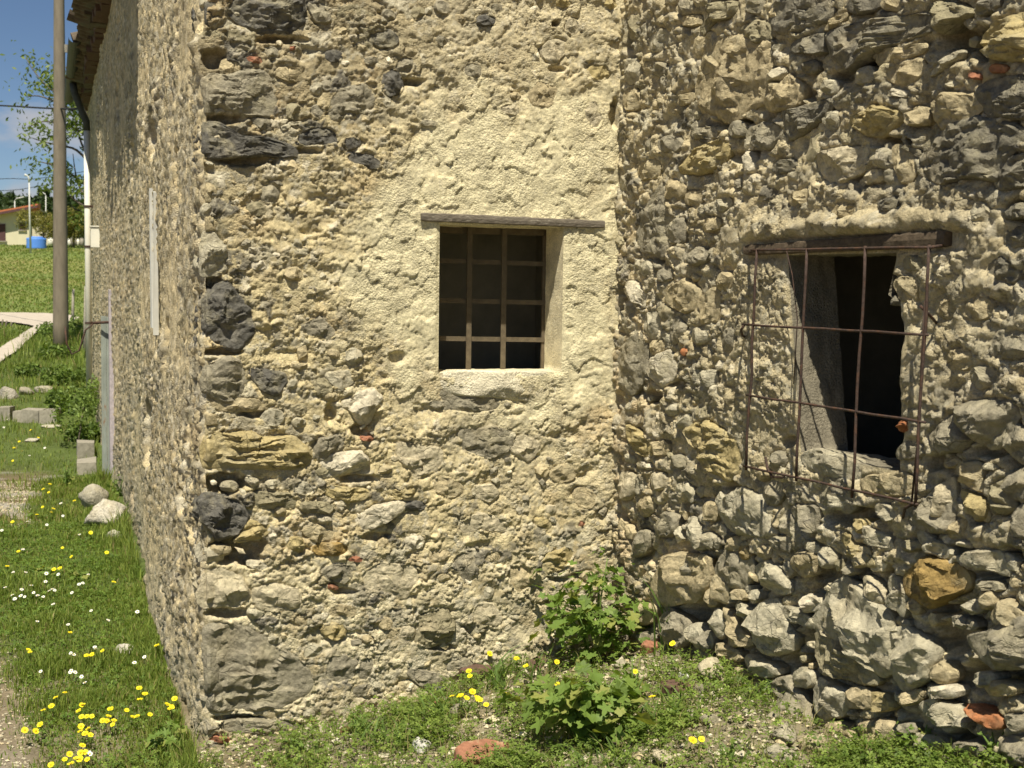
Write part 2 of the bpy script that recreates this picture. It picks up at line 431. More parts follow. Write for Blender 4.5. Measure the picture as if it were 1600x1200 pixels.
# colour letter, protrusion in cm, then either cx cy w h angle or an outline in the wall
SB = """d 5 350,8 397,-15 473,-12 478,35 450,52 400,50 367,33
g 3 478,5 500,3 520,25 515,37 490,35
g 5 317,127 330,113 353,117 390,107 417,112 437,160 427,183 380,180 340,167 320,167
d 5 320,190 343,190 377,213 417,213 463,230 463,243 447,253 427,243 367,247 323,250
d 3 457,217 487,197 517,197 530,213 530,223 500,230 467,228
l 5 312,385 320,355 328,350 340,372 355,385 355,425 335,430 312,434
d 6 317,470 343,440 353,437 367,453 393,483 402,513 380,543 367,548 333,540 317,513
g 5 320,570 350,557 377,562 387,580 383,613 367,633 340,627 313,607
d 4 387,573 413,577 447,583 450,597 433,620 410,613 393,593
b 3 313,617 383,622 420,625 400,643 340,642
g 3 465,513 487,497 500,493 530,523 513,532 480,525
l 3 507,582 550,578 553,597 533,613 513,597
w 6 530,630 560,613 583,605 600,623 587,640 577,663 560,663 547,643
y 5 313,697 330,677 393,673 410,683 460,680 487,707 493,730 447,733 400,733 333,735 317,727
g 4 488,707 500,683 530,677 540,697 500,723 492,713
w 5 497,730 513,710 560,703 577,717 577,730 533,743 497,747
l 2 463,750 480,753 497,767 475,775 455,768
y 4 500,757 587,765 575,780 543,786 513,777
p 2 617,690 690,700 693,730 647,750 620,713
g 1.5 682,614 700,600 740,604 765,617 790,627 775,642 730,647 700,642
g 2 663,625 700,627 712,643 680,640
g 2 715,672 767,663 803,675 800,705 760,718 725,705
d 7 310,775 330,770 373,778 391,808 373,836 340,845 315,815
y 5 373,838 385,812 405,815 430,826 415,840 380,847 345,848
o 4 391,768 460,770 462,797 395,793
o 4 465,782 523,785 524,803 468,800
w 5 557,808 583,790 620,783 640,786 630,800 605,815 570,833 558,822
b 3 468,826 492,818 524,832 524,843 496,847 472,836
k 4 477,857 496,848 538,848 550,857 541,868 496,868
g 4 499,892 517,880 548,882 552,899 538,913 506,906
p 5 310,920 324,892 345,888 380,902 392,930 375,953 350,948 320,951 308,941
p 3 392,920 422,910 468,920 475,945 447,958 400,952
p 2 562,895 594,875 650,885 653,910 632,937 597,927 566,920
b 3 506,955 527,943 559,946 559,962 524,967
y 3 499,979 517,971 541,976 541,993 524,1002 503,990
g 1.5 324,976 370,971 401,990 447,1018 475,1032 496,1070 482,1088 440,1108 328,1113 321,1025
g 3 324,1126 405,1123 503,1133 496,1147 415,1148 331,1141
g 3 331,1168 370,1162 385,1185 378,1225 331,1225
o 4 648,1005 652,965 695,945 712,975 703,1003 665,1012
b 2 665,860 708,858 700,878 670,882
g 2 512,1025 540,1022 560,1032 552,1060 524,1070 506,1056
p 2 712,822 740,801 765,801 793,818 786,834 747,829 720,836
g 3 705,871 723,859 746,867 740,895 730,915 712,895
b 2.5 789,888 810,881 835,895 831,913 810,929 800,920
y 3 842,881 856,864 887,852 900,860 891,881 856,901 845,892
p 3 843,77 860,60 883,63 883,83 867,103 847,90
p 1.2 913,167 930,153 943,187 933,205 913,187
g 2 405,296 425,288 437,300 432,318 412,318
d 3 550,222 36 22 0
g 3 422,83 30 24 10
b 3 450,115 48 26 10
d 3 520,88 36 20 -10
d 3 602,60 42 28 0
g 3 608,27 34 22 10
b 2 532,49 24 18 0
d 5 613,130 34 48 5
g 3 553,155 74 46 -15
o 3 458,175 30 30 20
g 2 495,175 26 26 0
g 3 527,178 28 34 30
l 2 495,139 24 20 0
b 2 362,106 34 30 10
g 2 377,72 46 18 5
r 2 458,75 18 8 0
r 3 398,93 36 10 10
g 3 410,193 34 22 20
l 2 460,193 66 6 -4
o 2 402,327 34 22 -5
g 1.5 534,321 28 14 5
d 2 567,250 54 22 20
b 2 642,80 28 26 0
g 2 672,193 30 12 0
g 2 632,104 34 30 0
w 2 402,414 36 18 -5
b 4 458,428 32 22 15
l 4 553,557 26 28 30
b 3 520,553 28 14 10
b 3 468,573 32 14 0
o 2 503,605 42 34 0
b 4 517,620 24 14 0
l 3 425,653 36 28 -15
l 3 467,660 24 18 0
r 3 572,685 34 8 0
b 3 602,735 26 16 5
l 3 427,757 28 16 0
l 3 394,752 22 18 0
d 3 646,791 46 16 -5
w 3 506,812 30 12 0
r 3 554,873 34 10 0
y 4 461,851 32 30 -30
r 2 519,917 24 9 15
l 3 401,957 28 20 0
w 2 405,883 50 12 8
l 2 487,1018 38 22 -10
g 2 570,1045 26 36 20
g 2 565,1078 34 20 -15
w 3 647,847 38 22 -15
b 2 602,975 24 20 20
p 2 633,992 26 36 20
l 2 600,1010 30 22 -20
l 2 480,1113 32 12 -5
r 2 490,1126 22 7 0
r 3 345,1155 44 10 8
l 2 864,812 14 12 0
r 2 909,818 16 15 30
y 2 847,817 34 20 20
b 3 920,900 36 16 0
b 2 693,902 30 14 0
l 2 763,923 18 24 20
y 4 953,6 26 22 0
y 3 880,4 28 16 0
p 1.5 893,43 36 28 20
y 2.5 937,112 36 30 20
b 1.2 848,147 48 44 20
p 2 797,171 36 22 10
b 1.5 804,150 20 12 0
b 1.5 785,103 26 14 10
d 3 760,32 36 20 0
g 2 775,12 24 12 0
g 2 693,65 24 18 20
g 3 740,110 30 24 20
g 3 690,12 30 24 0
b 2.5 720,30 24 18 10
o 3 655,20 30 20 10
g 3 580,95 28 18 0
b 2 565,75 22 16 20
o 2 468,640 28 20 0
b 3 440,800 26 18 0
g 3 360,760 30 18 0
b 2 600,850 26 18 -20
y 2 630,770 40 20 -10
b 2 700,760 46 30 10
p 2 820,700 50 36 20
b 2 880,740 40 34 -20
p 2 760,770 44 26 10
b 2 915,780 40 30 30
b 3 575,1000 20 16 0
g 3 665,1060 60 26 10
b 2 770,870 34 20 0
p 2 560,1100 40 18 -10
b 2 610,1120 44 20 10
b 2 880,960 40 26 0
g 2 720,1040 44 22 -10
b 3 345,860 34 18 0
l 3 322,330 18 26 0
b 3 325,300 20 22 0
b 2 470,970 30 16 0
l 2 430,1000 26 14 10
p 2 760,960 50 34 0"""
SC = """b 8 1090,136 1109,66 1163,60 1197,79 1201,120 1194,155 1137,187 1096,165
y 7 1058,266 1093,228 1134,217 1136,250 1102,269 1061,271
g 4 1050,227 42 24 0
g 4 1018,226 22 26 0
b 4 1015,265 36 36 0
g 2 995,370 1003,330 1035,285 1045,330 1060,350 1040,400 1000,388
o 6 1096,44 1121,6 1147,3 1150,22 1118,35 1102,60
o 5 1147,50 1182,32 1200,35 1207,66 1180,66
w 5 1213,117 30 18 -40
b 5 1198,165 1232,117 1255,136 1248,163 1207,174
g 4 1222,176 1310,150 1290,180 1237,218
g 5 1166,203 1194,192 1226,203 1200,234 1168,220
g 4 1153,202 30 26 0
g 4 1098,208 52 18 0
l 4 1031,62 48 30 -20
o 4 993,42 20 44 5
g 4 1070,12 28 22 0
b 4 1080,32 40 16 0
g 6 1232,79 1245,63 1285,52 1290,85 1258,82
g 4 1156,286 20 18 0
w 5 1172,252 20 36 -30
l 4 987,112 26 40 0
b 4 987,157 30 34 0
l 3 997,190 8 22 0
b 4 1054,297 32 40 10
g 3 1057,358 32 48 0
g 4 1031,108 20 20 0
b 4 1072,155 30 16 -20
g 7 1292,51 1339,38 1402,28 1456,22 1475,38 1425,60 1387,72 1368,82 1333,109 1307,89
o 8 1440,16 1469,3 1516,10 1520,26 1494,32 1478,52 1458,38
b 5 1305,35 50 10 -35
l 5 1480,98 66 12 -37
b 3 1368,96 1382,75 1412,75 1455,65 1450,80 1415,90 1377,104
b 4 1383,108 1409,100 1437,90 1448,107 1431,127 1412,133 1387,125
l 5 1352,118 30 28 -30
l 4 1298,136 24 24 0
y 8 1326,187 1368,166 1412,174 1402,196 1377,214 1352,209 1333,196
w 5 1410,146 48 11 3
b 6 1437,183 30 30 0
l 4 1300,188 30 26 0
g 7 1478,198 1520,186 1589,198 1599,217 1570,244 1554,279 1513,276 1475,287 1450,272 1440,240 1458,235
g 5 1425,232 60 9 45
p 5 1276,241 1317,231 1368,234 1349,266 1307,288 1285,272
p 5 1366,275 36 22 -30
b 4 1413,255 30 56 -15
y 10 1539,63 1564,35 1600,22 1645,50 1630,95 1564,91 1545,78
r 5 1559,107 36 14 -5
r 3 1522,118 28 10 5
b 4 1456,158 1482,146 1523,149 1535,171 1494,196 1475,206 1459,177
g 5 1526,142 1551,127 1592,120 1640,165 1600,185 1545,180
l 4 1488,132 38 9 -10
g 6 1554,281 1580,246 1605,240 1650,270 1610,290 1564,296
g 5 1600,330 70 24 0
w 6 1476,404 42 18 -3
o 2 1428,412 46 24 0
b 3 1417,450 40 42 0
g 3 1400,470 16 14 0
x 5 1412,665 27 18 5
g 8 1454,680 1484,652 1500,655 1520,690 1500,705 1468,708
g 4 1420,705 42 30 0
l 4 1252,712 1280,702 1324,718 1352,734 1336,750 1292,742 1260,732
b 4 1340,746 1404,738 1428,746 1428,772 1356,774
g 5 1288,746 1316,750 1340,782 1324,802 1284,782
g 5 1208,770 30 38 0
l 7 1124,784 1160,764 1188,776 1212,830 1200,838 1150,832 1128,810
y 5 1069,670 1106,657 1150,692 1154,732 1135,750 1102,725
g 2.5 967,600 965,556 992,521 1009,534 1009,585 989,615
w 5 1011,585 1022,563 1044,547 1053,563 1053,589 1036,604
x 3 1070,550 17 13 0
l 4 1096,523 28 28 0
l 4 1108,590 26 34 0
w 3 1126,571 12 18 0
w 5 974,457 981,440 992,442 1018,468 1018,486 989,468
b 4 1066,463 46 44 0
l 4 1021,508 26 40 0
b 3 1025,542 28 20 0
g 3 1058,516 22 40 10
y 4 976,662 996,673 1018,692 1018,714 1000,710 981,684
l 4 1070,658 22 20 0
l 3 983,716 20 12 20
w 3 1008,728 26 8 10
p 4 981,757 26 44 10
p 4 1029,752 30 26 0
l 4 1074,768 12 36 -15
b 3 1091,472 1113,450 1124,457 1121,501 1099,505
b 9 1023,933 1020,910 1037,873 1060,867 1103,873 1103,910 1087,937 1047,942
g 6 1040,822 30 38 15
l 6 1087,835 20 46 -20
g 8 1033,967 1047,952 1073,973 1073,1000 1057,1013 1037,993
l 7 1088,993 22 36 -10
g 6 1106,1002 16 30 0
l 6 1123,973 18 48 -15
b 7 1130,950 1147,967 1160,993 1177,1000 1173,1009 1140,1009
b 5 1127,922 22 44 -15
b 5 1111,935 14 30 -10
l 6 1166,957 16 38 -50
b 5 1153,929 30 14 10
l 4 1177,932 16 18 0
l 10 1183,967 1197,940 1217,940 1220,957 1242,1000 1233,1017 1200,1022 1183,1000
b 7 1137,1018 46 18 25
l 8 1163,1030 1173,1023 1210,1040 1218,1058 1193,1057 1170,1045
g 9 1193,1087 1203,1067 1233,1060 1253,1090 1270,1137 1253,1155 1227,1129 1207,1107
b 6 1158,1075 18 56 -15
l 5 1180,1077 20 22 0
l 6 1255,1060 32 28 30
w 7 1265,944 38 27 0
l 5 1245,964 58 18 25
l 7 1178,887 1203,877 1223,893 1235,923 1220,929 1197,917
b 4 1197,862 18 20 0
k 4 1164,862 20 24 0
b 4 1257,880 40 44 30
g 6 1233,790 1280,790 1278,835 1250,822
g 3 1148,885 60 60 20
l 4 1268,855 30 16 20
l 11 1274,976 1298,920 1320,908 1340,917 1386,958 1390,1000 1398,1038 1375,1053 1330,1010 1290,990
l 10 1390,988 1417,983 1445,1000 1456,1018 1449,1060 1414,1078 1396,1056 1392,1020
o 6 1276,990 1310,1000 1345,1028 1373,1064 1360,1068 1310,1057 1278,1032
k 9 1414,899 1449,873 1484,878 1505,892 1514,917 1484,930 1456,948 1418,927
y 6 1312,840 1326,833 1344,857 1368,875 1368,888 1344,878 1326,860
l 5 1373,840 58 18 38
l 6 1460,850 66 22 30
o 5 1423,853 34 20 0
l 7 1502,867 1519,862 1561,860 1580,904 1554,892 1505,881
w 5 1508,850 32 8 10
g 6 1548,916 60 16 5
l 6 1402,932 24 60 -20
b 5 1427,946 16 24 -30
p 5 1365,925 22 52 -20
l 5 1520,948 20 26 20
b 5 1541,938 26 30 0
g 5 1505,973 50 20 20
g 11 1508,988 1533,992 1561,980 1600,965 1640,1000 1620,1042 1557,1044 1533,1027
b 6 1557,943 1575,937 1605,960 1600,978 1568,978 1547,969
b 6 1451,1050 1473,1032 1484,1056 1477,1069 1463,1066
w 6 1473,1081 48 18 2
b 6 1422,1090 46 20 -15
y 6 1380,1098 44 24 35
l 7 1297,1092 56 52 10
b 6 1343,1092 42 32 20
l 8 1432,1105 1456,1092 1484,1102 1509,1137 1470,1132
x 7 1508,1108 1516,1100 1565,1123 1561,1139 1540,1136
l 7 1447,1160 40 26 20
b 6 1384,1142 30 40 -15
b 6 1342,1133 1365,1128 1372,1158 1386,1190 1351,1184
b 7 1277,1123 1312,1130 1337,1155 1330,1184 1281,1142
g 5 1415,1139 28 18 0
g 6 1590,1129 46 20 10
g 7 1600,1170 60 44 0
b 5 1480,845 1487,820 1512,805 1505,832
g 8 1414,794 1456,775 1491,790 1487,831 1442,831 1421,811
b 6 1505,778 1540,780 1547,817 1530,810
o 6 1567,790 34 28 10
g 6 1598,815 44 50 0
l 5 1310,785 60 22 15
l 5 1388,799 46 22 15
y 4 1344,822 20 22 0
g 10 1492,644 1520,628 1576,624 1592,644 1568,692 1548,700 1536,688 1504,682
b 6 1496,720 1532,724 1536,768 1520,764 1496,740
b 4 1487,722 30 18 -20
p 6 1464,764 1492,744 1492,802 1460,808 1444,780
y 6 1500,764 1544,784 1540,812 1524,812 1504,780
o 6 1548,764 1580,744 1584,792 1568,804 1552,788
l 4 1548,729 28 10 5
g 5 1595,690 34 60 -20
g 6 1598,755 30 50 10
g 1 1203,15 1225,-20 1290,-15 1300,25 1260,44 1225,52 1207,44
g 5 1345,8 60 22 -5
b 4 1395,5 40 22 10
g 6 1545,8 46 30 -20
g 5 1180,8 32 30 0
l 3 1535,335 40 30 30
g 3 1570,420 50 40 20
b 3 1530,480 44 40 -10
g 4 1580,540 60 50 10
b 4 1500,560 40 36 20
g 4 1540,590 44 30 -20
b 3 1475,480 30 36 0
g 3 1590,370 44 30 0
b 4 1130,440 26 30 10
g 4 1090,400 30 26 0
b 3 1110,350 34 22 -10
g 3 1140,530 24 32 10
b 4 1140,620 24 30 0
l 3 1050,640 24 18 20
b 4 1030,700 26 22 0
g 3 1060,720 26 20 20
b 4 1010,790 26 30 0
g 5 1000,850 24 40 10
b 4 1110,800 22 28 0
g 4 1075,890 20 26 0
l 4 1010,420 22 26 0
g 4 1040,430 24 20 -10
b 3 1085,310 30 22 0
l 4 1130,320 26 18 -20
g 4 1225,260 40 22 -15
b 4 1250,310 36 24 -10
b 5 1320,330 44 22 -10
g 4 1390,320 44 22 -10
b 4 1215,140 20 22 0
g 4 1265,105 30 20 -20
l 5 1130,115 0 0 0
b 5 1345,870 26 30 20
g 6 1330,890 26 22 0
b 5 1560,1075 50 26 10
l 6 1540,1060 34 24 -10
g 6 1510,1170 50 24 10
b 6 1240,1165 40 30 10
b 5 1005,960 24 30 0
g 5 1010,1000 30 26 0
b 5 1150,850 20 22 0
l 5 1105,845 16 26 -10
g 5 1225,850 30 20 15
l 5 1290,870 22 30 -20
g 5 1215,720 22 26 0
b 4 1190,740 22 20 0
b 4 1170,640 0 0 0"""
def parse(txt):
    out = []
    for ln in txt.split('\n'):
        t = ln.split()
        col, prot = t[0], float(t[1]) / 100
        if len(t) == 6 and ',' in t[2] and ',' not in t[3]:
            cx, cy = map(float, t[2].split(','))
            w, h, a = map(float, t[3:6])
            if w == 0: continue
            n = random.choice((5, 6, 6, 7))
            ph = random.random() * 6.28
            P = []
            ca, sa = math.cos(math.radians(a)), math.sin(math.radians(a))
            for k in range(n):
                th = ph + 2 * math.pi * (k + random.uniform(-.28, .28)) / n
                q = random.uniform(.88, 1.28)
                x = math.copysign(abs(math.cos(th)) ** .9, math.cos(th)) * w / 2 * q
                y = math.copysign(abs(math.sin(th)) ** .9, math.sin(th)) * h / 2 * q
                P.append((cx + x * ca - y * sa, cy + x * sa + y * ca))
        else:
            P = [tuple(map(float, q.split(','))) for q in t[2:]]
        out.append((col, prot, P))
    return out

def polar(poly, M, sm=1):
    """radius of the outline at M angles about the centroid (star-shaped)"""
    P = np.array(poly)
    c = P.mean(0)
    # area centroid
    x, y = P[:, 0], P[:, 1]; x2, y2 = np.roll(x, -1), np.roll(y, -1); cr_ = x * y2 - x2 * y; A = cr_.sum() / 2
    if abs(A) > 1e-9: c = np.array([((x + x2) * cr_).sum(), ((y + y2) * cr_).sum()]) / (6 * A)
    Q = P - c; th = np.linspace(0, 2 * math.pi, M, endpoint=False)
    R = np.zeros(M)
    n = len(Q)
    for i in range(n):
        a, b = Q[i], Q[(i + 1) % n]; e = b - a
        d = np.stack([np.cos(th), np.sin(th)], 1)
        den = d[:, 0] * e[1] - d[:, 1] * e[0]
        with np.errstate(divide='ignore', invalid='ignore'):
            t = (a[0] * e[1] - a[1] * e[0]) / den
            s = (a[0] * d[:, 1] - a[1] * d[:, 0]) / den
        ok = (np.abs(den) > 1e-12) & (t > 0) & (s >= -1e-6) & (s <= 1 + 1e-6)
        R = np.where(ok & (t > R), t, R)
    R = np.where(R <= 0, np.median(R[R > 0]) if (R > 0).any() else .01, R)
    for _ in range(sm): R = .25 * np.roll(R, 1) + .5 * R + .25 * np.roll(R, -1)
    return c, th, R, abs(A)

def stone_geom(c, th, R, area, prot, seed, nr, strata=0.0, rough=1.0):
    """returns local (u, v, h) vertices and quads/tris; one craggy broken stone"""
    M = len(th); size = math.sqrt(area)
    rs = np.random.default_rng(seed)
    cu_, sv = np.cos(th), np.sin(th)
    Rn = R * (1 + .10 * rough * fbm(cu_ * 2.0 + seed, sv * 2.0, seed, 3, .6) + .03 * rough * perlin(cu_ * 9 + seed, sv * 9, seed + 2))
    rho = np.concatenate([[0], (np.arange(1, nr + 1) / nr) ** .72])
    U = [c[0]]; Vv = [c[1]]; rr = [0]
    for k in range(1, nr + 1):
        U += list(c[0] + rho[k] * Rn * cu_); Vv += list(c[1] + rho[k] * Rn * sv); rr += [rho[k]] * M
    U = np.array(U); Vv = np.array(Vv); rr = np.array(rr)
    x = (U - c[0]) / size; y = (Vv - c[1]) / size
    xw = x + .07 * fbm(x * 3 + seed, y * 3, seed + 61, 2); yw = y + .07 * fbm(x * 3, y * 3 + seed, seed + 62, 2)
    rel = max(prot, .09 * size)
    # a tilted main face cut by a few sharp breaks
    h = rel * (.82 + rs.uniform(-.3, .3) * xw + rs.uniform(-.15, .55) * yw)
    for k in range(7):
        a = rs.uniform(0, 2 * math.pi); sl_ = rs.uniform(.9, 3.4)
        off = rs.uniform(.75, 1.45)
        h = np.minimum(h, np.maximum(rel * (off - sl_ * (xw * math.cos(a) + yw * math.sin(a))), rel * rs.uniform(.0, .35)))
    # second, finer set of chips
    F1, F2, ci, cj, dx, dy = worley(xw * 3.1 + seed, yw * 3.1, seed % 977)
    ch = (_hash(ci, cj, seed % 911) - .5) + 1.1 * dx * (_hash(ci, cj, 5) - .5) + 1.1 * dy * (_hash(ci, cj, 6) - .3)
    h = h + rough * size * .075 * ch
    h = h + rough * size * (.045 * fbm(x * 2.6 + seed, y * 2.6, seed, 5, .58) - .030 * np.abs(perlin(x * 5 + seed, y * 5, seed + 3)) + .012 * perlin(x * 15, y * 15 + seed, seed + 4))
    if strata:
        st = fbm(x * 1.3 + seed, y * 8 + .9 * perlin(x * 2, y * 2, seed), seed + 9, 3)
        h = h + strata * size * .06 * np.sign(st) * np.abs(st) ** .5
    e = sstep(1.03, .88, rr)
    h = np.maximum(h, rel * .02) * e + (-.002) * (1 - e)
    V = [np.stack([U, Vv, h], 1)]
    for f, hh in ((1.01, -.010), (.95, -.035), (.82, -.06)):
        V.append(np.stack([c[0] + f * Rn * cu_, c[1] + f * Rn * sv, np.full(M, hh)], 1))
    V = np.concatenate(V)
    k = np.arange(M); k2 = (k + 1) % M
    tri = np.stack([np.zeros(M, int), 1 + k, 1 + k2], 1)
    quads = []
    for r in range(nr + 2):
        a = 1 + r * M; b = a + M
        quads.append(np.stack([a + k, b + k, b + k2, a + k2], 1))
    return V, tri, np.concatenate(quads)

def stone_cols(V, base, seed, size):
    x, y = V[:, 0] / size, V[:, 1] / size
    f = 1 + .22 * fbm(x * 1.7 + seed, y * 1.7, seed + 21, 4)
    c = np.array(base)[None] * f[:, None]
    m = sstep(.05, .45, fbm(x * 1.2 + 5, y * 1.2 + seed, seed + 31, 4))[:, None] * .45
    tgt = np.array((.43, .365, .235))
    lum = sum(base)
    if lum < .5: tgt = np.array((.30, .275, .22))
    return c * (1 - m) + tgt * m

class StoneInfo: pass
def make_infos(W, txt, seed0):
    L = []
    for i, (col, prot, P) in enumerate(parse(txt)):
        if seed0 == 3000 and i == 0: seed_fix = 4242
        else: seed_fix = seed0 + i
        P = np.array(P)
        u, v = W.uv(P[:, 0], P[:, 1])
        pxs = math.sqrt(max((P[:, 0].max() - P[:, 0].min()) * (P[:, 1].max() - P[:, 1].min()), 1))
        s = StoneInfo()
        M = int(np.clip(pxs * .75, 16, 72)); s.nr = int(np.clip(pxs * .17, 4, 16))
        s.c, s.th, s.R, s.area = polar(list(zip(u, v)), M)
        s.col = col; s.prot = prot; s.seed = seed_fix; s.px = pxs
        L.append(s)
    return L
stB = make_infos(WB, SB, 1000)
stC = make_infos(WC, SC, 3000)

def press(W, H, U, V, infos, jd, jw, lap):
    """sink the mortar beneath each stone and a joint round it"""
    cover = np.zeros(U.shape)
    for s in infos:
        rm = s.R.max() * 1.5
        rows = np.where((V[:, 0] > s.c[1] - rm) & (V[:, 0] < s.c[1] + rm))[0]
        if not len(rows): continue
        r0, r1 = rows[0], rows[-1] + 1
        uu = U[r0:r1]; vv = V[r0:r1]
        cols = np.where((np.abs(uu - s.c[0]) < rm).any(0))[0]
        if not len(cols): continue
        c0, c1 = cols[0], cols[-1] + 1
        du = uu[:, c0:c1] - s.c[0]; dv = vv[:, c0:c1] - s.c[1]
        d = np.hypot(du, dv); a = np.arctan2(dv, du) % (2 * math.pi)
        Rr = np.interp(a, np.append(s.th, 2 * math.pi), np.append(s.R, s.R[0]))
        sd = d - Rr
        h = H[r0:r1, c0:c1]
        j = jd * (.4 + .6 * min(1, s.prot / .06)) * np.exp(-((sd - .003) / jw) ** 2)
        ins = sstep(-lap, -lap - .014, sd)
        h = np.minimum(h, h * (1 - ins) - .018 * ins) - j
        H[r0:r1, c0:c1] = h
        cover[r0:r1, c0:c1] = np.maximum(cover[r0:r1, c0:c1], sstep(.01, -.004, sd))
    return cover


def hollows(W, H, U, V, txt, seed):
    PX_, PY_ = project(W.pt(U, V, np.zeros(U.shape)))
    for ln in txt.split(';'):
        cx, cy, w, h, d = map(float, ln.split(','))
        q = np.hypot((PX_ - cx) / (w / 2), (PY_ - cy) / (h / 2)) + .3 * fbm(U * 28, V * 28, seed, 2)
        H -= d / 100 * sstep(1.1, .55, q)
    return H

def seg_cols(segs):
    """segs: list of counts ; returns fractions"""
    return segs
def wall_grid(rows, uLf, uRf, u0, u1, n1, n2, n3, grow=1.0):
    v = np.array(rows)
    uL = uLf(v); uR = uRf(v)
    t1 = np.linspace(0, 1, n1, endpoint=False); t2 = np.linspace(0, 1, n2, endpoint=False); t3 = np.linspace(0, 1, n3 + 1) ** grow
    U = np.concatenate([u0 + (uL[:, None] - u0) * t1, uL[:, None] + (uR - uL)[:, None] * t2, uR[:, None] + (u1 - uR)[:, None] * t3], 1)
    V = np.repeat(v[:, None], U.shape[1], 1)
    return U, V
def grid_faces(nr, nc, skip=None):
    i = np.arange(nr - 1)[:, None]; j = np.arange(nc - 1)[None]
    a = i * nc + j
    f = np.stack([a, a + 1, a + nc + 1, a + nc], -1)
    m = np.ones((nr - 1, nc - 1), bool)
    if skip is not None:
        r0, r1, c0, c1 = skip; m[r0:r1, c0:c1] = False
    return f[m]
def rows_with(a, b, step, exact):
    xs = sorted([a, b] + list(exact)); out = []
    for p, q in zip(xs[:-1], xs[1:]):
        n = max(1, int(round((q - p) / step))); out += list(np.linspace(p, q, n, endpoint=False))
    return out + [b]

# ------------------------------------------------------------------ ground level
prof_y = [-60, 0, 4.4, 7, 9.7, 12.5, 15.2, 15.9, 18, 22, 31, 45, 60, 80, 98, 130, 250, 600, 1500]
prof_z = [0, 0, 0, .04, .0, -.22, -.06, .10, .24, .46, .55, 1.1, 1.6, 2.8, 3.75, 4.2, 5.5, 8, 10]
def gz(x, y):
    x = np.asarray(x, float); y = np.asarray(y, float)
    z = np.interp(y, prof_y, prof_z)
    # a low heap of rubble and soil against the inner corner, rising to the right
    m = np.interp(x, [-1.15, -.64, -.22, .376, .67, .89, 1.01, 1.2, 2], [-.01, .04, .15, .27, .37, .32, .355, .45, .6]) * sstep(9, 6, y) * sstep(-.5, 1.8, y)
    near = np.exp(-((y - 5) / 12.0) ** 2)
    z = z + m + near * (.028 * fbm(x * 1.7, y * 1.7, 51, 4) + .012 * fbm(x * 7, y * 7, 52, 3))
    z = z + .25 * fbm(x * .03 + 3, y * .03, 53, 3) * sstep(30, 90, y)
    return z
def ground_hit(px, py, lift=0.0):
    r = ray([px], [py])[0]
    t = 2.5
    for _ in range(900):
        p = CAM + t * r
        g = float(gz(p[0], p[1])) + lift
        if p[2] <= g: break
        t += max(.01, (p[2] - g) * .5)
    return CAM + t * r

# ------------------------------------------------------------------ the house
house = empty('stone_house', tuple(Kp))
tag(house, 'old rubble stone house with crumbling cream plaster and two small barred windows', 'house')

def ragged(v):      # how far the outer corner strays left and right
    return .024 * fbm(v * 3.1, v * 0 + 4, 61, 3) + .009 * fbm(v * 9, v * 0 + 1, 62, 5, .7) - .02 * sstep(.15, .5, fbm(v * 4.5, v * 0 + 8, 64, 3))

# ---- front wall
w1L = float(WB.uv(686, 465)[0]); w1R = float(WB.uv(879, 468)[0])
w1T = float(WB.uv(780, 353)[1]); w1B = float(WB.uv(780, 582)[1])
rowsB = rows_with(-.25, 2.62, .0046, (w1B, w1T)) + list(np.linspace(2.66, TOP, 30))
n2 = int((w1R - w1L) / .0046)
U, V = wall_grid(rowsB, lambda v: np.full(v.shape, w1L), lambda v: np.full(v.shape, w1R), 0, LB + .03, int(w1L / .0046), n2, int((LB - w1R) / .0046))
PX, PY = project(WB.pt(U, V, np.zeros(U.shape)))
nzm = fbm(U * 6, V * 6, 5, 4)
plas = sstep(-70, 70, poly_sd(PX, PY, [(600, 285), (700, 170), (850, 150), (955, 200), (985, 400), (965, 610), (900, 640), (740, 600), (640, 590), (540, 470), (545, 400)]) + 120 * nzm)
soft = sstep(-60, 80, poly_sd(PX, PY, [(690, -200), (1000, -200), (1000, 800), (800, 800), (620, 660), (560, 420), (620, 200)]) + 110 * nzm)
rub = sstep(-30, 60, poly_sd(PX, PY, [(200, -200), (760, -200), (700, 60), (560, 300), (430, 420), (520, 560), (640, 620), (760, 760), (1100, 800), (1100, 1500), (200, 1500)]) + 90 * nzm) * (1 - plas)
base = .016 * fbm(U / .38, V / .38, 1, 3) + .007 * fbm(U / .12, V / .12, 2, 3)
l1, e1, i1, j1 = lumps(U, V, .078, 10, flat=.7, warp=.5)
l2, e2, i2, j2 = lumps(U, V, .031, 20, warp=.6, flat=.85)
l3, e3, i3, j3 = lumps(U, V, .013, 30, warp=.5, sharp=.35)
fine = fbm(U / .02, V / .02, 3, 4, .6)
rgh = (.18 + 1.0 * sstep(-.35, .35, fbm(U / .13, V / .10, 33, 4))) * (1 - .45 * soft)
H = base * (1 - .5 * plas) + rub * (.014 * l1 - .005) * rgh + rgh * (1 - .85 * plas) * .0095 * l2 + (.5 + .5 * rgh) * (1 - .72 * plas) * .0052 * l3 + .0030 * fine
# mortar lost in places
hol = sstep(.18, .5, fbm(U / .16 + 7, V / .10, 71, 4)) * (1 - plas)
H = H - .016 * hol
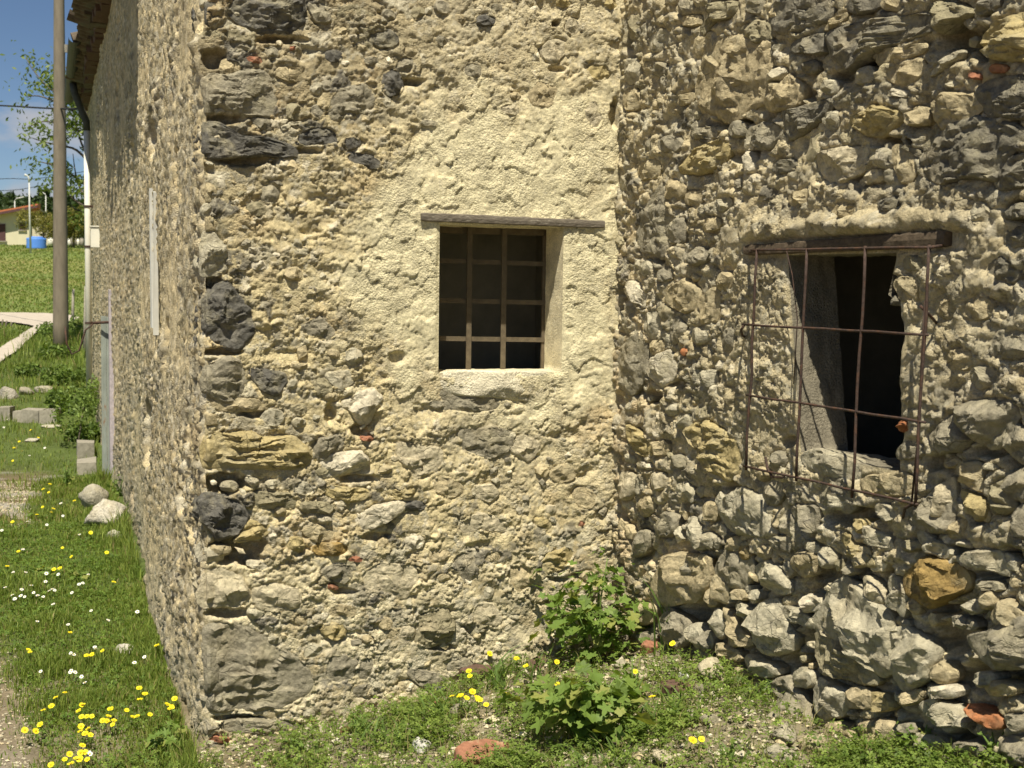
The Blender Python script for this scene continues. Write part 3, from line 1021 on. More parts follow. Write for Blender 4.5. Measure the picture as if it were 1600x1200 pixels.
# hairline cracks and flakes of the plaster coat
wx = U / .11 + .6 * perlin(U * 20, V * 20, 81); wy = V / .11 + .6 * perlin(U * 20, V * 20, 82)
F1, F2, cxx, cyy, _, _ = worley(wx, wy, 83)
crack = (1 - sstep(.0, .045, F2 - F1)) * sstep(-.25, .3, fbm(U / .2, V / .2, 84, 2))
flake = (_hash(cxx, cyy, 85) - .5)
mid = sstep(.02, .5, 1 - rub)
G1, G2, gx_, gy_, _, _ = worley(U / .055 + .5 * perlin(U * 30, V * 30, 88), V / .045 + .5 * perlin(U * 30, V * 30, 89), 90)
flk = .010 * flake + .006 * (_hash(gx_, gy_, 95) - .5)
H = H + (.35 + .65 * np.maximum(mid, soft)) * (1 - .45 * plas * sstep(-.1, .3, fbm(U / .25, V / .25, 96, 2))) * flk - mid * .007 * crack
H = H + .006 * plas + .010 * plas * sstep(.2, .6, fbm(U / .5, V / .5, 86, 2))
# the big quoins leave dark hollows beneath them
H = hollows(WB, H, U, V, '338,92,34,34,6;350,186,64,16,5;385,250,90,20,5;332,442,34,40,7;345,550,70,14,6;350,755,84,36,8;372,862,100,48,8;358,958,70,20,6;370,1122,90,12,5;517,648,20,36,4;560,672,30,22,4;440,62,90,14,5;640,128,50,14,4;475,236,60,12,4;400,648,60,12,4;470,720,30,20,4;560,748,60,12,4;590,838,50,14,3;540,925,40,12,3;620,560,30,24,2;870,108,30,10,3;962,175,20,50,5;868,905,40,10,3;690,1012,60,10,3;868,37,14,12,6', 301)
cov = press(WB, H, U, V, stB, .006, .005, .003)
# clean edge round the window opening
edge = sstep(0, .018, np.maximum(np.maximum(w1L - U, U - w1R), np.maximum(w1B - V, V - w1T)))
H = H * edge
H = H * sstep(0, .009, U)
U2 = U + ragged(V) * sstep(.05, 0, U)
Pb = WB.pt(U2, V, H)
Pb = Pb + (0.012 * fbm(U / .05, V / .05, 87, 2) * sstep(0, .05, U))[..., None] * np.array([0, 0, 1.0]) * .35 * edge[..., None]
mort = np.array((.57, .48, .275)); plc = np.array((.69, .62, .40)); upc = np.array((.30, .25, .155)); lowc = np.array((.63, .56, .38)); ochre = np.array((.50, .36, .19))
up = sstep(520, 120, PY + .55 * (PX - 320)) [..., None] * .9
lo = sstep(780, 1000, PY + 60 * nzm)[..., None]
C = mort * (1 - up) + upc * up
C = C * (1 - .75 * lo) + lowc * .75 * lo
sf = soft[..., None] * .55
C = C * (1 - sf) + np.array((.60, .525, .345)) * sf
oc = (sstep(.1, .5, fbm(U / .3 + 3, V / .3, 91, 3)) * (1 - plas))[..., None] * .4
C = C * (1 - oc) + ochre * oc
C = C * (1 - plas[..., None]) + plc * plas[..., None]
# small stones showing in the mortar
def cell_cols(C, ids, hue, edge_, mask, thr, palkeys):
    pal = np.array([PAL[k] for k in palkeys])
    sel = (ids > thr)[..., None] * sstep(.1, .6, edge_)[..., None] * mask[..., None]
    pc = pal[(hue * len(palkeys)).astype(int).clip(0, len(palkeys) - 1)]
    return C * (1 - sel) + pc * sel
C = cell_cols(C, j1, i1, e1, rub * (1 - .6 * soft) * .85, .6, 'glbobdp')
C = cell_cols(C, j2, i2, e2, (1 - plas) * (1 - .5 * soft) * .8, .72, 'glblwp')
C = cell_cols(C, j3, i3, e3, (1 - .6 * plas) * .6, .75, 'glblwo')
C = C * (1 + .16 * fbm(U / .07, V / .07, 92, 4))[..., None]
C = C * (1 - .25 * (crack * mid))[..., None]
stain = np.maximum(sstep(.2, .55, fbm(U / .12 + 31, V / .3, 93, 4)) * .3, sstep(.02, .5, fbm(U / .03, V / .22, 94, 3)) * sstep(w1T, w1B - .25, V) * sstep(w1L - .02, w1L + .02, U) * sstep(w1R + .02, w1R - .02, U) * sstep(w1B - .3, w1B, V) * .3)[..., None]
C = C * (1 - stain) + np.array((.30, .27, .2)) * stain
nr_, nc_ = U.shape
r0 = rowsB.index(w1B) if w1B in rowsB else int(np.argmin(np.abs(np.array(rowsB) - w1B)))
r1 = int(np.argmin(np.abs(np.array(rowsB) - w1T)))
c0 = int(w1L / .0046)
me = mesh_np('front_wall', Pb.reshape(-1, 3), grid_faces(nr_, nc_, (r0, r1, c0, c0 + n2)), M_wall, C.reshape(-1, 3))
wallB = part_mesh('front_wall', me, house)

# ---- side wall coming towards the camera
w2T = float(WC.uv(1310, 397)[1]); w2B = float(WC.uv(1330, 722)[1])
lx = [float(WC.uv(1252, 704)[0]), float(WC.uv(1231, 398)[0])]
rx = [float(WC.uv(1405, 735)[0]), float(WC.uv(1402, 405)[0])]
def uL2(v): return np.interp(v, [w2B, w2T], lx) + .004 * fbm(v * 14, v * 0, 101, 3)
def uR2(v):
    k = [w2B, w2B + .12, w2B + .24, w2B + .38, w2B + .52, w2T - .12, w2T]
    return np.interp(v, k, [rx[0] + .005, rx[0] + .01, rx[0] - .01, rx[0] - .0, rx[1] + .0, rx[1] - .035, rx[1] + .0]) + .016 * fbm(v * 16, v * 0 + 3, 102, 3)
rowsC = rows_with(-.05, 2.62, .0055, (w2B, w2T)) + list(np.linspace(2.66, TOP, 30))
uvis = 2.15
m1, m2, m3 = int(lx[0] / .0055), int((rx[0] - lx[0]) / .0055), int((uvis - rx[0]) / .0055) + 40
def fr(n, a, b, c):
    return None
v = np.array(rowsC); uL = uL2(v); uR = uR2(v)
t1 = np.linspace(0, 1, m1, endpoint=False); t2 = np.linspace(0, 1, m2, endpoint=False)
t3a = np.linspace(0, 1, m3 - 40, endpoint=False); t3b = np.linspace(uvis, LC, 41)
U = np.concatenate([-.03 + (uL[:, None] + .03) * t1, uL[:, None] + (uR - uL)[:, None] * t2, uR[:, None] + (uvis - uR)[:, None] * t3a, np.repeat(t3b[None], len(v), 0)], 1)
V = np.repeat(v[:, None], U.shape[1], 1)
PX, PY = project(WC.pt(U, V, np.zeros(U.shape)))
nzm = fbm(U * 5, V * 5, 105, 4)
mo = sstep(-50, 50, poly_sd(PX, PY, [(1150, 330), (1300, 290), (1500, 300), (1590, 420), (1560, 600), (1450, 650), (1440, 760), (1300, 770), (1160, 740), (1110, 560)]) + 110 * nzm)
deep = sstep(700, 950, PY - .25 * (PX - 1000) + 120 * nzm)
l0, e0, i0, j0 = lumps(U, V, .15, 110, flat=.7, warp=.5)
l1, e1, i1, j1 = lumps(U, V, .080, 120, flat=.75, warp=.5)
l2, e2, i2, j2 = lumps(U, V, .028, 130, warp=.5)
l3, e3, i3, j3 = lumps(U, V, .014, 140, warp=.5, sharp=.35)
rgc = .25 + 1.0 * sstep(-.35, .35, fbm(U / .15, V / .12, 133, 4))
H = .022 * fbm(U / .4, V / .4, 106, 3) + .010 * fbm(U / .12, V / .12, 107, 3) + (1 - mo) * (.72 + .5 * deep) * (.024 * l0 - .012 + .024 * np.maximum(l1, .22) - .013) + mo * (.010 * l1) + rgc * (.010 * l2 + .006 * l3) + .003 * fbm(U / .02, V / .02, 108, 4, .6)
H = H - .03 * deep * (1 - mo)
hol = sstep(.15, .5, fbm(U / .14 + 17, V / .14, 171, 4)) * (1 - .6 * mo)
H = H - .022 * hol
H = hollows(WC, H, U, V, '1088,960,70,40,10;1140,192,70,20,8;1490,58,50,70,10;1532,66,40,60,10;1240,20,80,60,8;1255,1000,30,60,6;1480,1000,70,70,9;1530,1062,130,50,9;1240,1035,70,24,7;1120,1020,60,20,6;1163,245,50,26,6;1400,222,70,20,7;1330,806,90,34,7;1460,722,40,30,6;1545,706,60,26,6;1350,105,60,24,6;1310,120,40,24,6;1030,400,24,30,4;1018,620,40,24,5;1060,600,40,16,4;1140,760,30,30,6;1230,690,30,20,4;1470,955,80,24,8;1540,900,60,16,6;1385,905,30,50,6;1290,900,50,40,6;1215,900,30,30,5;1110,890,24,40,6;1170,925,20,50,6;1160,1000,30,20,6;1220,1140,30,40,6;1330,1095,20,40,5;1400,1075,30,30,6;1500,860,40,20,6;1580,870,40,40,6;1590,330,40,40,5;1480,200,20,40,6;1265,150,30,20,6;1205,120,16,40,6;985,80,14,60,5;1590,720,30,60,8;1480,1155,50,20,6;970,470,14,60,4;1170,1135,30,30,5', 302)
cov = press(WC, H, U, V, stC, .013, .008, .001)
ovh = sstep(24, 4, np.abs(PY - (350 - .060 * (PX - 1340))) + 10 * nzm) * sstep(1165, 1200, PX) * sstep(1530, 1490, PX)
H = H + (.016 + .018 * sstep(-.3, .4, fbm(U / .12, V / .1, 134, 3))) * ovh
lm = sstep(20, 13, np.abs(PY - (384 - .050 * (PX - 1340)))) * sstep(1160, 1175, PX) * sstep(1525, 1508, PX)
H = np.where(lm > 0, np.minimum(H, H * (1 - lm) - .004 * lm), H)
eo = sstep(0, .03, np.maximum(np.maximum(uL[:, None] - U, U - uR[:, None]), np.maximum(w2B - V, V - w2T)))
H = H * eo + (1 - eo) * 0
H = H * sstep(-.02, .02, U)
Pc = WC.pt(U, V, H)
Pc[..., 2] += .006 * fbm(U / .05, V / .05, 109, 2) * eo
C = np.broadcast_to(np.array((.54, .46, .285)), U.shape + (3,)).copy()
dk = sstep(1250, 1650, PX + 200 * nzm)[..., None] * .25  # rightward darkening in the colour: lens vignetting together with greyer stone
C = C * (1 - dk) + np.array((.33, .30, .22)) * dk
co = (sstep(1075, 975, PX + 40 * nzm) * sstep(250, 380, PY))[..., None] * .55
C = C * (1 - co) + np.array((.55, .42, .25)) * co
C = cell_cols(C, j0, i0, e0, (1 - mo) * .6, .6, 'glogb')
C = cell_cols(C, j1, i1, e1, (1 - .6 * mo) * .85, .5, 'glgbobldp')
C = cell_cols(C, j2, i2, e2, np.full(U.shape, .8), .66, 'glgblwp')
C = cell_cols(C, j3, i3, e3, np.full(U.shape, .6), .72, 'glblwo')
C = C * (1 + .16 * fbm(U / .07, V / .07, 192, 4))[..., None]
urc = sstep(1.0, 2.0, U) * sstep(1.5, 2.1, V)  # vignette painted into the upper right, partly truly darker masonry
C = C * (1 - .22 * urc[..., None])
C = C * (1 + .2 * fbm(U / .3, V / .3, 193, 3))[..., None]
nr_, nc_ = U.shape
r0 = int(np.argmin(np.abs(v - w2B))); r1 = int(np.argmin(np.abs(v - w2T)))
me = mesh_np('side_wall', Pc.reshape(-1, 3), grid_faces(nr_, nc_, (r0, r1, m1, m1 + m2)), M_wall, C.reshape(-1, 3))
wallC = part_mesh('side_wall', me, house)

# ---- long wall running away on the left
ss = np.concatenate([np.arange(0, 3.2, .013), np.arange(3.2, LA, .035), [LA]])
rowsA = np.concatenate([np.arange(-.35, 2.8, .0125), np.linspace(2.8, TOP, 60)])
V, U = np.meshgrid(rowsA, ss, indexing='ij')
l1, e1, i1, j1 = lumps(U, V, .055, 210, flat=.9)
l2, e2, i2, j2 = lumps(U, V, .026, 220, warp=.5)
bare = sstep(.10, .35, fbm(U / .9 + 4, V / .7, 211, 4))
scoat = sstep(2.36, 2.33, U)
H = .018 * fbm(U / .6, V / .6, 201, 4) + .016 * fbm(U / .35, V / 2.0, 202, 3) + (1 - .6 * sstep(.05, .4, fbm(U / .8 + 9, V / .6, 246, 3))) * ((.3 + .7 * bare) * .022 * l1 + .013 * l2) + .006 * lumps(U, V, .016, 235)[0]
H = H + .05 * scoat * sstep(-.1, 1.5, U)
# a few scars: old beam holes and a strip of fallen render
for (su, sv, a, b, d) in ((2.75, 1.55, .10, .16, .07), (5.0, 1.62, .12, .15, .06), (2.7, 1.25, .09, .22, .05), (3.0, .42, .16, .10, .09), (6.2, 1.72, .16, .10, .05), (4.2, .2, .2, .1, .05), (5.8, 2.9, .25, .2, .08), (3.9, 2.3, .2, .2, .07), (1.2, .3, .12, .1, .05), (1.0, 1.3, .1, .16, .04), (.5, .8, .1, .1, .04), (1.9, .9, .16, .2, .04), (.7, 1.9, .12, .2, .04), (1.5, 2.2, .2, .12, .04)):
    q = np.hypot((U - su) / a, (V - sv) / b) + .35 * fbm(U * 9, V * 9, 231, 3)
    H = H - d * sstep(1.0, .7, q)
strip = sstep(.22, .14, np.abs(U - 2.78) + .05 * fbm(U * 8, V * 8, 232, 3)) * sstep(1.75, 1.6, V)
H = H - .012 * strip + strip * .014 * lumps(U, V, .04, 233)[0]
H = H * sstep(0, .012, U) - ragged(V + .03 * fbm(U * 25, V * 12, 66, 3) * sstep(0, .02, U)) * (1 - sstep(0, .10, U)) + .018 * (lumps(U, V, .045, 65, warp=.6)[0] - .35) * sstep(.0, .012, U) * sstep(.35, .1, U)
Pa = WA.pt(U, V, H)
mortA = np.array((.68, .56, .33))
C = np.broadcast_to(mortA, U.shape + (3,)).copy()
C = C * (1 - .16 * sstep(2.3, 2.45, U))[..., None]
gy = sstep(-.1, .4, fbm(U / 1.1, V / .5 + 3, 241, 3))[..., None] * .35
C = C * (1 - gy) + np.array((.42, .375, .27)) * gy
oc = sstep(.1, .5, fbm(U / .7 + 8, V / .6, 242, 3))[..., None] * .4 + .25 * strip[..., None]
C = C * (1 - oc) + np.array((.52, .37, .19)) * oc
C = C * (1 + .30 * fbm(U / .45, V / 2.5, 245, 3))[..., None]
C = cell_cols(C, j1, i1, e1, .6 + .3 * bare, .55, 'lbwgpowd')
C = cell_cols(C, j2, i2, e2, np.full(U.shape, .85), .5, 'wlpbwgo')
C = C * (.72 + .56 * _hash(np.floor(j2 * 4096), np.floor(i2 * 4096), 247))[..., None]
sm = sstep(.05, .4, fbm(U / .8 + 9, V / .6, 246, 3))[..., None] * .5
C = C * (1 - sm) + np.array((.66, .54, .32)) * sm
dirty = sstep(.5, .0, V)[..., None] * .35
C = C * (1 - dirty) + np.array((.33, .30, .22)) * dirty
C = C * (1 + .16 * fbm(U / .09, V / .09, 243, 4))[..., None]
f = grid_faces(*U.shape)[:, ::-1]
me = mesh_np('long_wall', Pa.reshape(-1, 3), f, M_wall, C.reshape(-1, 3))
wallA = part_mesh('long_wall', me, house)

# ---- the walls that close the house round the back
Aend = Kp + LA * a_dir; Cend = I0 + LC * c_dir
Bk = Aend + 7.5 * b_dir; Ck = Cend + 6.0 * b_dir
def plainwall(p, q, z0=-.6, z1=TOP, bow=0.0):
    n = max(2, int(np.linalg.norm(q - p) / .25))
    t = np.linspace(0, 1, n)[None]; z = np.linspace(z0, z1, 18)[:, None]
    P = p[None, None] * (1 - t[..., None]) + q[None, None] * t[..., None] + np.zeros((18, n, 3))
    P[..., 2] = z + 0 * t
    return P, n
mv = []; mf = []; off = 0
for p, q in ((Aend, Bk), (Bk, Ck), (Ck, Cend)):
    P, n = plainwall(p, q); mv.append(P.reshape(-1, 3)); mf.append(grid_faces(18, n) + off); off += P.size // 3
    mvn = len(mf)
rear = part_mesh('rear_wall', mesh_np('rear_wall', np.concatenate(mv), mf, M_wall, np.broadcast_to(np.array((.45, .38, .25)), (off, 3))), house)

# ---- stones
def place_stones(infos, W, wall, name='stone'):
    for s in infos:
        if W is WC and s.col == 'g' and s.c[1] > 1.55 and s.c[0] > .9: s.col = 'e'  # darker tone stands mostly for lens vignette, partly for dark stone
        strata = {'e': .7, 'y': 1.2, 'o': 1.0, 'g': .5, 'd': .7, 'p': .3, 'b': .4}.get(s.col, 0.2)
        isb = s.col in 'rx'
        Vl, tri, quads = stone_geom(s.c, s.th, s.R * (1.04 if W is WB else 1.12), s.area, s.prot * (.80 if W is WB else .72), s.seed, s.nr, strata if not isb else 0, 1.0 if not isb else .35)
        cols = stone_cols(Vl, PAL[s.col], s.seed, math.sqrt(s.area)) if not isb else np.array(PAL[s.col]) * (1 + .15 * fbm(Vl[:, 0] * 60, Vl[:, 1] * 60, s.seed, 3))[:, None]
        P = W.pt(Vl[:, 0], Vl[:, 1], Vl[:, 2])
        c = W.pt(s.c[0], s.c[1], 0.0).reshape(3)
        nm = 'brick' if isb else name
        me = mesh_np(nm, P - c, [tri, quads], M_small if isb else M_stone, cols)
        me.set_sharp_from_angle(angle=math.radians(34))
        part_mesh(nm, me, wall, c)
qst = []
for k, (py_, hh_, col_, ln_) in enumerate(((20, .13, 'd', .12), (150, .14, 'g', .16), (222, .11, 'd', .10), (300, .09, 'b', .09), (405, .12, 'l', .10), (495, .18, 'd', .12), (598, .14, 'g', .15), (705, .11, 'y', .18), (805, .13, 'd', .11), (920, .13, 'p', .15), (1045, .22, 'g', .2), (1137, .06, 'g', .16), (1190, .10, 'b', .1), (655, .06, 'b', .1), (868, .07, 'l', .1), (350, .07, 'b', .12))):
    v_ = float(WB.uv(322, py_)[1]); s = StoneInfo(); M = 40
    th = np.linspace(0, 2 * math.pi, M, endpoint=False)
    s.c = np.array((ln_ * .97, v_)); s.th = th
    s.R = 1 / (np.abs(np.cos(th) / ln_) ** 3 + np.abs(np.sin(th) / (hh_ / 2)) ** 3) ** (1 / 3.)
    s.area = 3.4 * ln_ * hh_ / 2; s.nr = 9; s.col = col_; s.prot = .045; s.seed = 7000 + k; s.px = 40
    qst.append(s)
place_stones(qst, WA, wallA)
place_stones(stB, WB, wallB)
place_stones(stC, WC, wallC)

# ---- small stones between the big ones: far too many to name, one joined part per wall
def filler(W, wall, infos, n, umax, vmin, vmax, keep, sizes, seed, hup, cols):
    rs = np.random.default_rng(seed)
    C0 = [(s.c[0], s.c[1], s.R.mean()) for s in infos]
    pts = []
    VV = []; T = []; Q = []; CC = []; off = 0
    tries = 0
    while len(pts) < n and tries < n * 12:
        tries += 1
        u = rs.uniform(0.0, umax); v_ = rs.uniform(vmin, vmax)
        r = rs.uniform(*sizes) * (1.6 if rs.random() < .12 else 1)
        A = np.array(C0 + pts)
        d = np.hypot(A[:, 0] - u, A[:, 1] - v_) - A[:, 2] * .9 - r * .75
        if d.min() < 0: continue
        if rs.random() > keep(u, v_): continue
        pts.append((u, v_, r))
        M = 16 if r < .016 else 22; nr = 3 if r < .016 else 5
        an = rs.normal(0, .5); asp = rs.uniform(.4, .95); npol = int(rs.integers(4, 7)); ph = rs.uniform(0, 6.28)
        tt = ph + 2 * math.pi * (np.arange(npol) + rs.uniform(-.25, .25, npol)) / npol
        qx_ = np.cos(tt) * r * 1.15; qy_ = np.sin(tt) * r * 1.15 * asp
        poly = np.stack([qx_ * math.cos(an) - qy_ * math.sin(an), qx_ * math.sin(an) + qy_ * math.cos(an)], 1)
        _, th, R, _a = polar(poly, M, 0)
        Vl, tri, quads = stone_geom(np.array((u, v_)), th, R, math.pi * r * r * asp, r * rs.uniform(.35, .8), int(rs.integers(1e6)), nr)
        Vl[:, 2] = Vl[:, 2] * .8 + hup
        P = W.pt(Vl[:, 0], Vl[:, 1], Vl[:, 2])
        VV.append(P); T.append(tri + off); Q.append(quads + off); off += len(P)
        b = np.array(PAL[cols[rs.integers(len(cols))]]) * rs.uniform(.85, 1.15)
        CC.append(np.broadcast_to(b, P.shape))
    me = mesh_np('small_stones', np.concatenate(VV), [np.concatenate(T), np.concatenate(Q)], M_small, np.concatenate(CC))
    me.set_sharp_from_angle(angle=math.radians(24))
    o = part_mesh('small_stones', me, wall)
    o['kind'] = 'stuff'
def keepB(u, v_):
    p = WB.pt(u, v_, 0.0).reshape(1, 3); x, y = project(p); x, y = float(x[0]), float(y[0])
    if w1L - .03 < u < w1R + .03 and w1B - .03 < v_ < w1T + .04: return 0
    if x > 545 and 150 < y < 625 and not (x < 640 and y < 280): return 0
    if 480 < x and y < 640 and x > 380 and y > 280: return .15
    return .75
def keepC(u, v_):
    if lx[1] - .04 < u < rx[0] + .04 and w2B - .05 < v_ < w2T + .07: return 0
    p = WC.pt(u, v_, 0.0).reshape(1, 3); x, y = project(p); x, y = float(x[0]), float(y[0])
    if 1160 < x < 1480 and 290 < y < 760: return .22
    return .95
filler(WB, wallB, stB, 250, LB - .02, -.1, 2.6, keepB, (.007, .021), 5, .003, 'glbbpwoglr'[:9])
filler(WC, wallC, stC, 260, 2.1, .1, 2.62, keepC, (.010, .032), 6, -.004, 'gobbplogglb')

# ---- window openings: reveals
def reveal(name, W, pts, depth, col, mat, seed, nseg=14, splay=(0, 0, 0, 0), amp=.006):
    """pts: 4 corner (u,v): bottom-left, bottom-right, top-right, top-left ; sides may be functions"""
    loop = []
    nn = 26
    for i in range(4):
        a = np.array(pts[i]); b = np.array(pts[(i + 1) % 4])
        for t in np.linspace(0, 1, nn, endpoint=False):
            q = a * (1 - t) + b * t
            if name == 'C':
                if i == 1: q[0] = uR2(np.array([q[1]]))[0]
                if i == 3: q[0] = uL2(np.array([q[1]]))[0]
            loop.append(q)
    loop = np.array(loop); n = len(loop)
    V_ = []
    cen = loop.mean(0)
    for k in range(nseg + 1):
        d = depth * k / nseg
        L = loop.copy()
        if k:
            nzv = amp * fbm(np.arange(n) * .35, np.full(n, k * .5), seed, 3)
            dirv = (loop - cen); dirv /= np.linalg.norm(dirv, axis=1)[:, None]
            L = L + dirv * nzv[:, None]
        V_.append(W.pt(L[:, 0], L[:, 1], np.full(n, -d)))
    k = np.arange(n); k2 = (k + 1) % n
    F_ = np.concatenate([np.stack([r * n + k, r * n + k2, (r + 1) * n + k2, (r + 1) * n + k], 1) for r in range(nseg)])
    VV = np.concatenate(V_)
    cc = np.array(col) * (1 + .12 * fbm(VV[:, 2] * 20, VV[:, 0] * 20, seed, 3))[:, None]
    return mesh_np('window_reveal', VV, F_, mat, cc)
D1, D2 = .19, .17
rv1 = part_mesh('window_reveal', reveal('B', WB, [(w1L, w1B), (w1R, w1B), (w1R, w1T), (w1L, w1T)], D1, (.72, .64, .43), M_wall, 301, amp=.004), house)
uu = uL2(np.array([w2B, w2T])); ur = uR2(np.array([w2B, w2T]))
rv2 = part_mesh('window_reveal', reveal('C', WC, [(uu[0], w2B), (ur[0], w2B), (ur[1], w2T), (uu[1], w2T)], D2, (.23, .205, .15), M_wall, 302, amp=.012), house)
# shallow room behind each window, its back wall set close to bounce light
def room(W, ua, ub, va, vb, d0, d1, name):
    P = [W.pt(u, v_, -d).reshape(3) for d in (d0, d1) for (u, v_) in ((ua, va), (ub, va), (ub, vb), (ua, vb))]
    m = MB(); m.add(P, [(4, 5, 6, 7), (0, 4, 7, 3), (1, 2, 6, 5), (0, 1, 5, 4), (3, 7, 6, 2)])
    me_ = m.build(name, M_dark, house)
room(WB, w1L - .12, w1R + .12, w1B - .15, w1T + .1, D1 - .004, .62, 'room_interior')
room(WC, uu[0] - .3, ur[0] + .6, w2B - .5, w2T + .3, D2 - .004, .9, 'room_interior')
def lip(W, ua, ub, va, vb, d, mg, name):     # inner face of the wall round the opening, keeps daylight out of the gap
    m = MB()
    q = .6
    for (a, b, c_, e) in ((ua - q, ua, va - q, vb + q), (ub, ub + q, va - q, vb + q), (ua, ub, va - q, va), (ua, ub, vb, vb + q)):
        m.add([W.pt(x, y, -d).reshape(3) for x, y in ((a, c_), (b, c_), (b, e), (a, e))], [(0, 1, 2, 3)])
    m.build(name, M_dark, house)

# sill and timber lintels
sillP = [(684, 584), (700, 578), (860, 580), (880, 587), (890, 600), (880, 616), (840, 628), (770, 622), (700, 618), (680, 604)]
P = np.array(sillP, float); su, sv = WB.uv(P[:, 0], P[:, 1])
c, th, R, area = polar(list(zip(su, sv)), 90)
Vl, tri, quads = stone_geom(c, th, R, area, .034, 77, 14, 0, .30)
cc = np.broadcast_to(np.array((.66, .60, .44)), Vl.shape) * (1 + .08 * fbm(Vl[:, 0] * 30, Vl[:, 1] * 30, 5, 3))[:, None]
cw = WB.pt(c[0], c[1], 0.0).reshape(3)
part_mesh('window_sill', mesh_np('window_sill', WB.pt(Vl[:, 0], Vl[:, 1], Vl[:, 2]) - cw, [tri, quads], M_wall, cc), house, cw)

def timber(name, W, p0, p1, thick0, thick1, h0, h1, mat, seed, n=40, amp=.002):
    """a weathered board between two points of the wall; h0..h1 is its depth range"""
    u0, v0 = W.uv(*p0); u1, v1 = W.uv(*p1)
    V_ = []
    prof = [(h0, -.5), (h1 - .004, -.5), (h1, -.38), (h1 + .002, 0), (h1, .38), (h1 - .004, .5), (h0, .5)]
    for i in range(n + 1):
        t = i / n; u = u0 + (u1 - u0) * t; v_ = v0 + (v1 - v0) * t; th_ = thick0 + (thick1 - thick0) * t
        e = 1.0
        if i == 0 or i == n: e = .8
        for j, (h, q) in enumerate(prof):
            hh = h + (amp * float(perlin(t * 30 + seed, j * 1.7, seed)) if j not in (0, 6) else 0)
            V_.append(W.pt(u, v_ + q * th_ * e * (1 + .12 * float(perlin(t * 18, j * 3.1 + seed, seed + 1))), hh).reshape(3))
    m = len(prof)
    F_ = []
    for i in range(n):
        for j in range(m - 1):
            F_.append((i * m + j, i * m + j + 1, (i + 1) * m + j + 1, (i + 1) * m + j))
        F_.append((i * m + m - 1, i * m, (i + 1) * m, (i + 1) * m + m - 1))
    V_ = np.array(V_)
    b = MB(); b.add(V_, F_)
    n0 = len(V_)
    b.add([V_[j] for j in range(m)], [(0, j, j + 1) for j in range(1, m - 1)])
    b.add([V_[n * m + j] for j in range(m)], [(0, j + 1, j) for j in range(1, m - 1)])
    c_ = V_.mean(0)
    return b.build(name, mat, house, tuple(c_))
timber('lintel', WB, (656, 339), (942, 351), .031, .028, -.02, .020, M_oldwood, 3)
timber('lintel', WC, (1171, 391), (1486, 373), .032, .042, -.05, .022, M_darkwood, 9)

# small grille of flat bars set at the back of the first window
g1 = empty('window_grille', tuple(np.array(WB.pt((w1L + w1R) / 2, w1B, -D1 + .02)).reshape(3) - Kp)); g1.parent = house
def bar_box(W, u0, v0, u1, v1, w, h, t, mat, parent, name='bar', thr=.012):
    a = W.pt(u0, v0, h).reshape(3); b = W.pt(u1, v1, h).reshape(3)
    d = b - a; L = np.linalg.norm(d); d = d / L
    s = np.cross(d, W.n)
    m = MB(); m.box((a + b) / 2, L, w, t, [d, s, W.n])
    m.build(name, mat, parent, tuple((a + b) / 2))
hb = -D1 + .02
for px_ in (733, 787):
    u, _ = WB.uv(px_, 465, hb)
    bar_box(WB, u, w1B, u, w1T, .019, hb, .006, M_barwood, g1)
for py_ in (409.5, 471, 530):
    _, v_ = WB.uv(760, py_, hb)
    bar_box(WB, w1L + .001, v_ + .003, w1R - .001, v_ - .003, .017, hb - .009, .006, M_barwood, g1)
fr_ = D1 - .01
for (a_, b_, c_, d_) in ((w1L + .006, w1B, w1L + .006, w1T), (w1R - .006, w1B, w1R - .006, w1T), (w1L, w1T - .012, w1R, w1T - .012)):
    bar_box(WB, a_, b_, c_, d_, .012 if a_ == c_ else .024, hb - .016, .012, M_barwood, g1, 'grille_frame')

# reinforcing-bar grid standing off the wall in front of the second window
HM = .085
cen = WC.pt(*WC.uv(1310, 580, HM), HM).reshape(3)
g2 = empty('window_grille', tuple(cen - Kp)); g2.parent = house
def rod(pts, r, name='bar', mat=None, h=None):
    P_ = []
    for p in pts:
        hh = p[2] if len(p) > 2 else HM
        u, v_ = WC.uv(p[0], p[1], hh); P_.append(WC.pt(u, v_, hh).reshape(3))
    m = MB(); m.tube(P_, r, 7); c_ = np.mean(P_, 0)
    return m.build(name, mat or M_rust, g2, tuple(c_), smooth=True)
def wob(p, q, n=7, s=1.6):
    return [(p[0] + (q[0] - p[0]) * i / n + random.uniform(-s, s) * (0 < i < n), p[1] + (q[1] - p[1]) * i / n + random.uniform(-.6, .6)) for i in range(n + 1)]
for p, q in (((1183, 390), (1166, 735)), ((1261, 388), (1244, 752)), ((1352, 384), (1331, 778)), ((1452, 382), (1430, 792))):
    rod(wob(p, q), .0042)
for p, q in (((1174, 391), (1456, 386)), ((1160, 507), (1450, 523)), ((1166, 617), (1446, 660)), ((1162, 728), (1434, 788))):
    rod(wob(p, q), .0036)
rod([(1446, 470), (1440, 560), (1437, 660), (1424, 790)], .003)
rod([(1229, 392, .05), (1238, 430, .05), (1246, 500, .04), (1240, 600, .04)], .0016, 'wire')
for hk in ([(1163, 508, HM), (1158, 515, HM), (1160, 524, .03), (1168, 530, -.03)], [(1196, 715, .05), (1199, 732, HM), (1206, 745, HM), (1222, 746, .03), (1232, 738, -.03)],
           [(1438, 478, HM), (1450, 490, .06), (1470, 512, -.03)], [(1430, 786, HM), (1414, 794, .06), (1410, 812, .0), (1412, 820, -.04)], [(1180, 392, HM), (1172, 393, .03), (1168, 394, -.04)], [(1456, 386, HM), (1470, 384, .03), (1476, 384, -.04)]):
    rod(hk, .004, 'hook')
